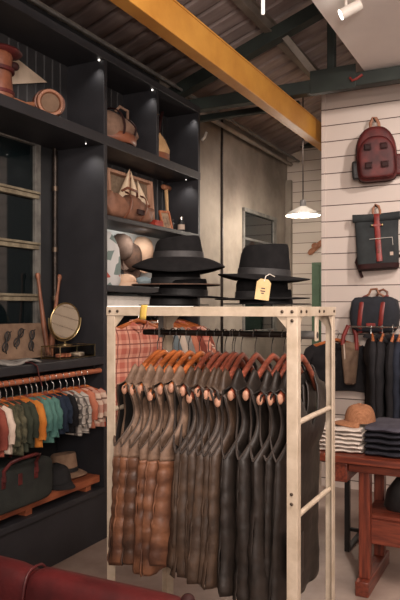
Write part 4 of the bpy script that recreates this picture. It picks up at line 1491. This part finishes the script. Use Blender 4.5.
def long_shirt(label, loc, rz, matk, group, seed, hang, T=0.03, zh=-0.80, sleeves=0.52, placket=True, hmat='hanger_a', cat='shirt', name='shirt', hgroup='hangers in the right bay', tips=False, scale=1.0):
    P = dict(SP)
    P['T'] = T
    P['zh'] = zh
    hanger(hang, loc, rz, MT[hmat], hgroup, half=0.20, neck=0.055, drop=0.118, tips=tips)
    t = thing(name, label, cat, loc, rz, group)
    half_panels(P, seed).build('body', MT[matk], t, solid=0.004, mat2=None, weld=0.0015, angle=180)
    for s in (-1, 1):
        bb = B()
        sleeve(bb, P, s, sleeves, 0.068, 0.045, seed + s)
        bb.build('sleeve', MT[matk], t)
    b = B()
    b.tube([(0.05, -0.02, -0.125), (0.045, -0.055, -0.10), (0.0, -0.075, -0.072), (-0.04, -0.04, -0.065), (-0.045, 0.04, -0.065), (0.0, 0.075, -0.072), (0.045, 0.055, -0.10), (0.05, 0.02, -0.125)], 0.018, 8, flat=0.4, side=(0, 0, 1))
    b.build('collar', MT[matk], t)
    if placket:
        for j in range(5):
            B().ell((T + 0.012, 0.0, -0.22 - 0.11 * j), (0.004, 0.006, 0.006), 8, 6).build('button', MT['offwhite'], t)
    return t


# two plaid shirts hanging outward, facing the room
q = Vector((0, 3.745, 0))
GP = 'plaid shirts facing the room'
long_shirt('pink and red plaid shirt facing out at the left of the right bay', (XF + 0.04, q.y, ZSR + 0.02), 0.0 + math.radians(-14), 'plaid_pink', GP, 71, 'wooden hanger holding the pink plaid shirt', T=0.04)
q = pt(148, 330, X=XF - 0.06)
long_shirt('darker red plaid shirt facing out, right of the pink plaid one', (XF - 0.08, q.y + 0.16, ZSR - 0.02), math.radians(-20), 'plaid_red', GP, 72, 'wooden hanger holding the darker red plaid shirt', T=0.04)
cols = [(163, 'bluegrey', 'blue-grey'), (170, 'offwhite', 'cream'), (176, 'grey_t', 'light grey'), (182, 'salmon', 'salmon'), (188, 'rust', 'rust'), (194, 'plaid_pink', 'pink plaid'),
        (200, 'salmon', 'pale salmon'), (206, 'stripe_red', 'red-banded'), (212, 'rust', 'dark rust')]
for i, (px_, mk, cn) in enumerate(cols):
    q = pt(px_ - 2, 330, X=XF + 0.0)
    long_shirt(cn + ' shirt hanging edge-on in the right bay', (XS, min(q.y, YU[2] - 0.08), ZSR), PI / 2 + 0.1, mk, 'shirts hanging edge-on in the right bay', 80 + i, 'hanger of the ' + cn + ' edge-on shirt', T=0.016, zh=-0.72, sleeves=0.4, placket=False)

# ------------------------------------------------------------------ right wall: bags
def wallpt(x, y, off=0.0):
    return pt(x, y, Y=YR - off)


def peg(x, y, label):
    t = B().tube([(x, YR, y), (x, YR - 0.07, y), (x, YR - 0.08, y + 0.008)], 0.005, 8).build('wall_peg', MT['pipe'])
    tag(t, label, 'peg', 'pegs on the white wall')


# burgundy backpack
c = wallpt(374, 156, 0.07)
bk = thing('leather_backpack', 'burgundy leather backpack with four buckles hanging on the white boards', 'backpack', (c.x, YR - 0.005, c.z))
bk.rotation_euler = (0, math.radians(-3), math.radians(14))
ol = []
hw, hb_, ht = 0.150, -0.205, 0.215
n = 40
for k in range(n):
    a = 2 * PI * k / n
    cc, si = math.cos(a), math.sin(a)
    e = 2.6 if si > 0 else 6
    hh = ht if si > 0 else -hb_
    ol.append(((hw - 0.012 * (si > 0) * si) * math.copysign(abs(cc) ** (2 / e), cc), hh * math.copysign(abs(si) ** (2 / e), si)))
B().slab(ol, -0.155, -0.012, 0.035, 4).build('body', MT['burgundy'], bk)
# front pocket panel
ol2 = [(a * 0.90, lerp(-0.19, 0.13, (c2 - hb_) / (ht - hb_))) for a, c2 in ol]
B().slab(ol2, -0.178, -0.150, 0.02, 3).build('front_pocket', MT['burgundy'], bk)
B().tube([(a * 1.005, -0.085, c2 * 1.005) for a, c2 in ol + ol[:1]], 0.005, 6).build('zip', MT['burg_dark'], bk)
for sx in (-0.065, 0.055):
    for zz in (0.045, -0.095):
        B().cbox((sx, -0.186, zz), (0.044, 0.016, 0.036)).build('buckle_pad', MT['burg_dark'], bk, bevel=0.004)
        b = B()
        w_, h_ = 0.026, 0.022
        b.tube([(sx - w_, -0.195, zz - h_), (sx + w_, -0.195, zz - h_), (sx + w_, -0.195, zz + h_), (sx - w_, -0.195, zz + h_), (sx - w_, -0.195, zz - h_)], 0.0028, 6)
        b.build('buckle', MT['burg_dark'], bk)
B().tube([(-0.030, -0.06, 0.205), (-0.028, -0.06, 0.26), (-0.008, -0.06, 0.298), (0.014, -0.06, 0.295), (0.032, -0.06, 0.255), (0.038, -0.06, 0.203)], 0.012, 8, flat=0.6).build('handle', MT['tan_leather'], bk)
B().slab(superell(0.034, 0.072, 5, 24, -0.155, -0.105), -0.115, -0.05, 0.015).build('side_pocket', MT['black_leather'], bk)
B().slab(superell(0.042, 0.08, 5, 24, 0.165, -0.09), -0.125, -0.04, 0.015).build('side_pocket', MT['burgundy'], bk)
for sx in (-0.05, 0.05):
    B().tube([(sx, -0.012, 0.16), (sx * 1.3, -0.006, 0.0), (sx * 1.5, -0.008, -0.18)], 0.016, 8, flat=0.25, side=(1, 0, 0)).build('shoulder_strap', MT['burg_dark'], bk)
peg(bk.location.x, bk.location.z + 0.283, 'iron wall peg holding the burgundy backpack')

# roll-top backpack
c = wallpt(376, 243, 0.06)
rt = thing('roll_top_backpack', 'slate canvas roll-top backpack with a red centre strap', 'backpack', (c.x, YR - 0.005, c.z))
rt.rotation_euler = (0, math.radians(-2.5), math.radians(10))
rings = []
for z, hw_, th in ((-0.205, 0.140, 0.10), (-0.19, 0.152, 0.12), (-0.10, 0.158, 0.125), (0.05, 0.160, 0.10), (0.13, 0.164, 0.06), (0.20, 0.168, 0.03)):
    rings.append([(a, -0.012 - th / 2 + b2_, z + 0.004 * math.sin(a * 40)) for a, b2_ in superell(hw_, th / 2, 4, 36)])
B().rings(rings).build('body', MT['slate'], rt)
rings = []
for s_ in [-1 + 2 * k / 20 for k in range(21)]:
    rings.append([(0.180 * s_, -0.046 + 0.028 * math.cos(a), 0.198 + 0.032 * math.sin(a) + 0.006 * s_ * s_) for a in [2 * PI * k / 16 for k in range(16)]])
B().rings(rings).build('rolled_top', MT['slate'], rt)
rings = []
for z, hw_, th in ((-0.212, 0.138, 0.10), (-0.20, 0.155, 0.125), (-0.165, 0.159, 0.128), (-0.162, 0.15, 0.12)):
    rings.append([(a, -0.012 - th / 2 + b2_, z) for a, b2_ in superell(hw_, th / 2, 4, 36)])
B().rings(rings).build('base', MT['burg_dark'], rt)
B().tube([(0.005, -0.065, 0.225), (0.005, -0.085, 0.19), (0.006, -0.085, 0.13), (0.008, -0.118, 0.05), (0.012, -0.145, -0.05), (0.015, -0.148, -0.15)], 0.021, 10, flat=0.22, side=(1, 0, 0)).build('centre_strap', MT['red_leather'], rt)
B().cbox((0.006, -0.088, 0.135), (0.062, 0.010, 0.020)).build('strap_keeper', MT['red_leather'], rt, bevel=0.003)
for sx in (-0.032, 0.044):
    B().ell((sx, -0.092, 0.135), (0.008, 0.005, 0.010), 10, 6).build('rivet', MT['brass'], rt)
for zz in (0.02, -0.08):
    B().ell((0.010, -0.150 + (0.022 if zz > 0 else 0.0), zz), (0.006, 0.006, 0.006), 8, 6).build('rivet', MT['brass'], rt)
B().tube([(-0.055, -0.128, 0.025), (0.0, -0.132, 0.027), (0.055, -0.134, 0.028), (0.115, -0.122, 0.030), (0.117, -0.128, -0.03)], 0.0022, 6).build('stitching', MT['string'], rt)
B().cbox((0.105, -0.138, -0.095), (0.024, 0.006, 0.026)).build('cloth_label', MT['offwhite'], rt)
B().tube([(-0.022, -0.05, 0.215), (-0.020, -0.05, 0.27), (0.0, -0.05, 0.30), (0.022, -0.05, 0.285), (0.032, -0.055, 0.25), (0.03, -0.06, 0.215)], 0.010, 8, flat=0.7).build('handle', MT['tan_leather'], rt)
B().tube([(-0.145, -0.03, -0.09), (-0.168, -0.04, -0.14), (-0.145, -0.05, -0.20), (-0.125, -0.05, -0.265)], 0.013, 8, flat=0.3).build('shoulder_strap', MT['burg_dark'], rt)
B().tube([(0.155, -0.03, -0.11), (0.20, -0.03, -0.105), (0.24, -0.03, -0.10)], 0.012, 8, flat=0.3).build('shoulder_strap', MT['burg_dark'], rt)
peg(rt.location.x, rt.location.z + 0.285, 'iron wall peg holding the roll-top backpack')

# duffel on wall
c = wallpt(375, 314, 0.10)
dw = thing('navy_duffel', 'navy canvas duffel with red leather straps hanging above the jackets', 'bag', (c.x, YR - 0.004, c.z))
rings = []
for s_ in [-1 + 2 * k / 16 for k in range(17)]:
    e = (1 - abs(s_) ** 6) ** 0.5 * 0.8 + 0.2
    rings.append([(0.190 * s_, -0.105 + a * e, -0.005 + c2 * e + 0.004 * math.sin(s_ * 15)) for a, c2 in superell(0.095, 0.140, 4.5, 28)])
B().rings(rings).build('body', MT['navy_canvas'], dw)
for sx in (-0.085, 0.075):
    B().tube([(sx + 0.016, -0.10, 0.142), (sx + 0.012, -0.16, 0.128), (sx + 0.006, -0.197, 0.085), (sx, -0.208, 0.02), (sx - 0.010, -0.208, -0.08), (sx - 0.012, -0.17, -0.142)], 0.017, 8, flat=0.25, side=(1, 0, 0)).build('strap', MT['red_leather'], dw)
B().tube([(-0.075, -0.10, 0.13), (-0.045, -0.10, 0.155), (-0.03, -0.1, 0.19), (0.015, -0.1, 0.195), (0.03, -0.1, 0.16), (0.08, -0.1, 0.13)], 0.009, 8).build('handle', MT['tan_leather'], dw)
B().tube([(0.0, -0.06, 0.13), (0.03, -0.06, 0.18), (0.055, -0.06, 0.19), (0.085, -0.06, 0.17), (0.088, -0.06, 0.12)], 0.009, 8).build('handle', MT['brown_leather'], dw)
B().cbox((-0.01, -0.197, -0.085), (0.07, 0.012, 0.032)).build('leather_patch', MT['red_leather'], dw, bevel=0.004)
peg(dw.location.x + 0.005, dw.location.z + 0.178, 'iron wall peg holding the navy duffel')

# tote
c = wallpt(349, 350, 0.14)
tt_ = thing('canvas_tote', 'drab canvas tote with red leather handles at the left end of the wall rail', 'bag', (c.x, YR - 0.12, c.z))
tt_.rotation_euler = (0, 0, math.radians(20))
B().rings([[(a, -0.03 + b2_, z) for a, b2_ in superell(hw_, th, 3, 24)] for z, hw_, th in ((-0.27, 0.03, 0.012), (-0.255, 0.045, 0.03), (-0.10, 0.060, 0.035), (0.06, 0.072, 0.02))]).build('body', MT['tote'], tt_)
B().tube([(-0.05, -0.06, 0.05), (-0.035, -0.05, -0.15), (-0.02, -0.05, -0.255), (0.02, -0.05, -0.262), (0.03, -0.05, -0.20)], 0.005, 6).build('trim', MT['offwhite'], tt_)
for yy in (-0.055, -0.015):
    B().tube([(-0.06, yy, 0.04), (-0.05, yy, 0.11), (-0.015, yy, 0.19), (0.02, yy, 0.19), (0.045, yy, 0.12), (0.05, yy, 0.0)], 0.014, 8, flat=0.5, side=(1, 0, 0)).build('handle', MT['red_leather'], tt_)

# wall rail with dark jackets (rail stands off the boards)
YWR = 4.98
zr_ = pt(375, 327, Y=YWR).z
xr0 = pt(351, 327, Y=YWR).x
wr_ = thing('wall_rail', 'thin steel rail on the white wall carrying the dark jackets', 'rail', (xr0, YWR, zr_))
B().tube([(0, 0, 0), (1.6, 0, 0)], 0.007, 10).build('rod', MT['chrome'], wr_)
for xx in (0.004, 0.8, 1.55):
    B().tube([(xx, 0, 0), (xx, YR - YWR, 0)], 0.006, 8).build('standoff', MT['chrome'], wr_)
JX = [(365, 'jacket', 'black denim', 4.0), (376.5, 'jacket', 'charcoal denim', 0), (387.5, 'jacket', 'faded black denim', 0), (394, 'jacket_navy', 'navy denim', 0), (400.5, 'jacket_navy', 'blue-navy denim', 0), (408, 'jacket_navy', 'deep navy denim', 0)]
for i, (px_, mk, cn, _) in enumerate(JX):
    q = pt(px_, 345, Y=YWR - 0.19)
    X = q.x
    long_shirt(ORD[i] + ' dark jacket from the left on the wall rail, ' + cn, (X, YWR, zr_), 0.12 if i else 0.3, mk, 'dark jackets on the wall rail', 200 + i, 'wooden hanger of the ' + ORD[i] + ' dark jacket on the wall rail',
               T=0.030, zh=-0.72, sleeves=0.58, placket=False, hmat='hanger_a', name='jacket', cat='jacket', hgroup='hangers on the wall rail', tips=True)
# dark coat hanging on the wall left of the tote (behind the rack's right post)
q = wallpt(334, 345, 0.05)
long_shirt('black coat hanging on the white wall behind the right rack post', (q.x + 0.03, YR - 0.075, q.z + 0.10), -PI / 2, 'jacket', None, 300, 'hanger of the black coat on the white wall', T=0.03, zh=-0.46, sleeves=0.34, placket=False, name='coat', cat='coat', hgroup=None)

# ------------------------------------------------------------------ table
tb_ = thing('trestle_table', 'red-brown wooden trestle table by the white wall', 'table', (-0.80, 3.34, 0))
ZTB = 0.70
B().box(-0.27, 1.9, -0.02, 0.72, ZTB - 0.035, ZTB).build('table_top', MT['table'], tb_, bevel=0.005)
B().box(-0.155, -0.075, 0.0, 0.68, ZTB - 0.135, ZTB - 0.036).build('end_bearer', MT['table_y'], tb_, bevel=0.005)
B().box(-0.075, 1.8, 0.03, 0.06, ZTB - 0.085, ZTB - 0.036).build('apron', MT['table'], tb_, bevel=0.004)
for xx in (0.0, 1.45):
    for yy in (0.05, 0.40):
        B().box(xx - 0.028, xx + 0.028, yy, yy + 0.06, 0.075, ZTB - 0.036).build('leg', MT['table_z'], tb_, bevel=0.004)
    B().box(xx - 0.034, xx + 0.034, 0.0, 0.52, 0.0, 0.075).build('foot_beam', MT['table_y'], tb_, bevel=0.005)
B().box(-0.04, 1.6, 0.10, 0.135, 0.24, 0.365).build('stretcher', MT['table'], tb_, bevel=0.004)
B().box(-0.02, 1.5, 0.12, 0.42, 0.365, 0.385).build('lower_shelf', MT['table'], tb_, bevel=0.003)


def folded(label, cx, cy, z, w, d, h, mat, group, rz=0.0, seed=0, name='folded_shirt', cat='shirt'):
    b = B()
    r = random.Random(seed)
    rings = []
    ph = r.uniform(0, 6)
    # a folded cloth: rounded fold at the front, layers showing
    n = 14
    for k in range(n + 1):
        s_ = k / n * 2 - 1
        rg = []
        for a, c2 in superell(d / 2, h / 2, 3.0, 20):
            e = 1 - 0.10 * abs(s_) ** 4
            rg.append((w / 2 * s_ * (1 + 0.01 * math.sin(c2 * 90 + ph)), a * (1 - 0.04 * abs(s_) ** 6) + 0.004 * math.sin(s_ * 5 + ph), h / 2 + c2 * e + (0.0022 * math.sin(s_ * 9 + a * 30 + ph) if c2 > -h * 0.3 else 0)))
        rings.append(rg)
    b.rings(rings)
    o_ = b.build(name, mat)
    o_.location = (cx, cy, z)
    o_.rotation_euler = (0, 0, rz)
    return tag(o_, label, cat, group)


# white shirts: centre about x=338..360
zc_ = ZTB + 0.001
wx = -0.93
for i in range(6):
    h = 0.0205
    folded(('white folded shirt at the bottom of the white stack', 'second white folded shirt from the bottom of the stack', 'third white folded shirt from the bottom of the stack',
            'fourth white folded shirt from the bottom of the stack', 'fifth white folded shirt, just under the top one', 'topmost white folded shirt under the tan cap')[i],
           wx + 0.006 * math.sin(i * 2.1), 3.56 + 0.006 * math.cos(i * 1.7), zc_ + i * (h + 0.001), 0.225, 0.34, h, MT['white_cloth'], 'white folded shirts on the trestle table', 0.03 * math.sin(i * 3), i)
zw = zc_ + 6 * 0.0215
for i in range(5):
    h = 0.029 if i < 4 else 0.034
    folded(('dark folded garment at the bottom of the dark stack', 'second dark folded garment from the bottom of the stack', 'third dark folded garment from the bottom of the stack',
            'fourth dark folded garment, just under the grey one', 'slate grey folded garment on top of the dark stack')[i],
           -0.630 + 0.006 * math.sin(i * 1.3), 3.56 + 0.005 * math.sin(i * 2.9), zc_ + i * 0.030, 0.34 if i < 4 else 0.32, 0.36, h, MT['dark_cloth'] if i < 4 else MT['grey_cloth'], 'dark folded garments on the trestle table', 0.03 * math.cos(i * 2), 20 + i, name='folded_garment', cat='garment')
q = pt(360, 424, Y=3.52)
soft_cap('tan corduroy cap resting on the white folded shirts', (q.x + 0.0, 3.52, zw + 0.019), math.radians(200), MT['cap_tan'], 0.075, 0.092, 0.065)

# black bag on the lower shelf
q = pt(400, 515, Y=3.6)
lbg = thing('black_bag', 'black bag standing on the lower shelf of the trestle table', 'bag', (q.x + 0.05, 3.62, 0.386))
B().rings([[(a, b2_, z) for a, b2_ in superell(hw_, th, 3, 24)] for z, hw_, th in ((0.0, 0.12, 0.07), (0.02, 0.135, 0.08), (0.10, 0.12, 0.07), (0.17, 0.07, 0.04))]).build('body', MT['black_leather'], lbg)
B().tube([(-0.05, 0, 0.16), (-0.04, 0, 0.21), (0.04, 0, 0.21), (0.05, 0, 0.16)], 0.007, 8).build('handle', MT['black_leather'], lbg)
# thin black metal stand behind
q = pt(347.5, 551, Z=0.0)
bs = thing('black_stand', 'slim black metal stand rising behind the trestle table', 'stand', (q.x, q.y, 0))
B().box(-0.015, 0.015, -0.015, 0.015, 0.0, 0.62).build('post', MT['black_leather'], bs, bevel=0.002)
B().box(-0.015, 0.015, 0.015, 0.30, 0.0, 0.02).build('foot', MT['black_leather'], bs, bevel=0.002)
B().box(-0.012, 0.35, 0.0, 0.02, 0.12, 0.14).build('cross_rail', MT['black_leather'], bs, bevel=0.002)

# ------------------------------------------------------------------ red sofa in the foreground
a0 = pt(0, 558, Z=0.76)
a1 = pt(196, 598, Z=0.76)
ysf = (a0.y + a1.y) / 2
xr_ = a1.x
sf_ = thing('red_sofa', 'red leather sofa back across the bottom left foreground', 'sofa', (xr_, ysf, 0))
L = 1.7
seam = pt(52, 572, Z=0.74).x - xr_
for nm, xa, xb in (('back_cushion', seam + 0.003, -0.01), ('back_cushion', -L, seam - 0.003)):
    hw_ = (xb - xa) / 2
    rings = []
    n = 24
    for k in range(n + 1):
        s_ = k / n * 2 - 1
        e = (1 - abs(s_) ** 14) ** 0.5 * 0.06 + 0.94
        rings.append([((xa + xb) / 2 + hw_ * s_, -0.045 + a * e, 0.587 + c2 * e) for a, c2 in superell(0.055, 0.19, 3.2, 32)])
    B().rings(rings).build(nm, MT['red_sofa'], sf_)
B().tube([(seam, -0.045 + a * 1.02, 0.587 + c2 * 1.005) for a, c2 in superell(0.055, 0.19, 3.2, 32)[0:17]], 0.0035, 8).build('piping', MT['red_sofa'], sf_)
B().box(-L, 0.0, -0.70, -0.13, 0.16, 0.36).build('seat_base', MT['red_sofa'], sf_, bevel=0.02)
B().box(-L + 0.01, -0.01, -0.71, -0.14, 0.36, 0.45).build('seat_cushion', MT['red_sofa'], sf_, bevel=0.03)
B().box(-L, 0.0, -0.13, 0.018, 0.16, 0.40).build('back_frame', MT['red_sofa'], sf_, bevel=0.015)
for xx in (-L + 0.06, -0.06):
    for yy in (-0.64, -0.02):
        B().lathe([(0.018, 0), (0.026, 0.16)], 12, c=(xx, yy, 0)).build('leg', MT['table_z'], sf_)
B().ell((0.0, -0.03, 0.768), (0.018, 0.018, 0.018), 14, 8).build('corner_stud', MT['burg_dark'], sf_)

# ------------------------------------------------------------------ sub-parts sit under the part that carries them
CARRY = {'hat_band': 'crown', 'brim_edge': 'brim', 'arm_end': 'arms', 'buckle': 'buckle_pad', 'rail_sleeve': 'hanging_rail', 'bracket_plate': 'cross_bar',
         'armhole_binding': 'yoke', 'collar': 'body', 'button': 'body', 'visor': 'crown', 'strap_keeper': 'centre_strap', 'rivet': 'centre_strap',
         'stitching': 'body', 'cloth_label': 'body', 'leather_patch': 'body', 'print': 'card', 'string': 'card', 'paper_label': 'glass',
         'rim': 'bridge', 'bulb': 'lamp_holder', 'lamp_face': 'lamp_body', 'clip': 'pipe', 'pocket': 'body', 'cuff': 'crown'}


def base_name(o_):
    return o_.name.split('.')[0]


for th_ in [o_ for o_ in COL.objects if o_.parent is None and o_.children and 'label' in o_]:
    kids = list(th_.children)
    for ch in kids:
        want = CARRY.get(base_name(ch))
        if not want or (base_name(ch) == 'rim' and base_name(th_) != 'eyeglasses'):
            continue
        cands = [k for k in kids if base_name(k) == want or (want == 'yoke' and base_name(k) == 'body')]
        cands = [k for k in cands if tuple(k.rotation_euler) == (0, 0, 0) and k is not ch]
        if not cands:
            continue
        same = [k for k in kids if base_name(k) == base_name(ch)]
        ch.parent = cands[same.index(ch)] if len(cands) == len(same) else cands[0]

# ------------------------------------------------------------------ light
def area(name, loc, target, size, energy, col=(1, 0.86, 0.72), shape='DISK', spread=180):
    l = bpy.data.lights.new(name, 'AREA')
    l.shape = shape
    l.size = size
    l.energy = energy
    l.color = col
    l.spread = math.radians(spread)
    o_ = bpy.data.objects.new(name, l)
    COL.objects.link(o_)
    o_.location = loc
    o_.rotation_euler = (Vector(target) - Vector(loc)).to_track_quat('-Z', 'Y').to_euler()
    return o_


def spot(name, loc, target, energy, angle=50, blend=0.6, size=0.04, col=(1, 0.86, 0.72)):
    l = bpy.data.lights.new(name, 'SPOT')
    l.energy = energy
    l.spot_size = math.radians(angle)
    l.spot_blend = blend
    l.shadow_soft_size = size
    l.color = col
    o_ = bpy.data.objects.new(name, l)
    COL.objects.link(o_)
    o_.location = loc
    o_.rotation_euler = (Vector(target) - Vector(loc)).to_track_quat('-Z', 'Y').to_euler()
    return o_


def point(name, loc, energy, size=0.05, col=(1, 0.86, 0.72)):
    l = bpy.data.lights.new(name, 'POINT')
    l.energy = energy
    l.shadow_soft_size = size
    l.color = col
    o_ = bpy.data.objects.new(name, l)
    COL.objects.link(o_)
    o_.location = loc
    return o_


WARM = (1.0, 0.85, 0.76)
area('shop_light', (0.1, 1.2, 3.05), (-1.0, 2.6, 0.9), 0.45, 52, WARM)
area('shop_light_wide', (1.4, 2.0, 3.1), (-0.6, 4.6, 0.9), 0.7, 70, WARM)
area('front_light', (-0.9, -0.9, 2.7), (-2.3, 3.2, 1.3), 0.5, 24, WARM)
area('roof_fill', (0.6, -0.9, 1.9), (-1.4, 3.6, 3.6), 0.8, 90, WARM)  # added upward fill for roof, beam and plaster ceiling; no lamp stands here
spot('wall_spot', (0.15, 3.5, 3.08), (-0.85, 5.2, 1.9), 110, 80, 0.9, 0.06, (1.0, 0.9, 0.84))
point('pendant_light', pc + Vector((0, 0, -0.06)), 46, 0.06, (1.0, 0.88, 0.74))
area('back_room_light', (-1.9, 6.0, 3.0), (-2.4, 6.6, 0.8), 0.5, 14, WARM)
for yy in (YU[0] - 0.03, YU[1] - 0.045, YU[2] - 0.06):
    spot('shelf_led', (XF - 0.03, yy, 2.96), (XF - 0.12, yy - 0.05, 2.5), 1.6, 110, 0.9, 0.015, (1, 0.92, 0.84))
spot('shelf_led', (XF - 0.08, YU[2] - 0.09, 2.45), (XF - 0.12, YU[2] - 0.1, 2.0), 2.2, 120, 0.9, 0.015, (1, 0.92, 0.84))
spot('shelf_led', (XF - 0.08, YU[0] - 0.08, 2.45), (XF - 0.10, YU[0] - 0.06, 1.6), 3.0, 120, 0.9, 0.015, (1, 0.92, 0.84))
area('niche_light', (XF - 0.04, 4.0, 1.99), (XB, 4.0, 1.7), 0.1, 1.6, (1, 0.92, 0.84))

wd = bpy.data.worlds.new('world')
sc.world = wd
wd.use_nodes = True
bgn = wd.node_tree.nodes['Background']
bgn.inputs[0].default_value = (0.95, 0.84, 0.78, 1)
bgn.inputs[1].default_value = 0.13

sc.view_settings.view_transform = 'Standard'
sc.view_settings.look = 'None'
sc.view_settings.exposure = 0.0
sc.view_settings.gamma = 1.0
sc.view_settings.use_curve_mapping = False
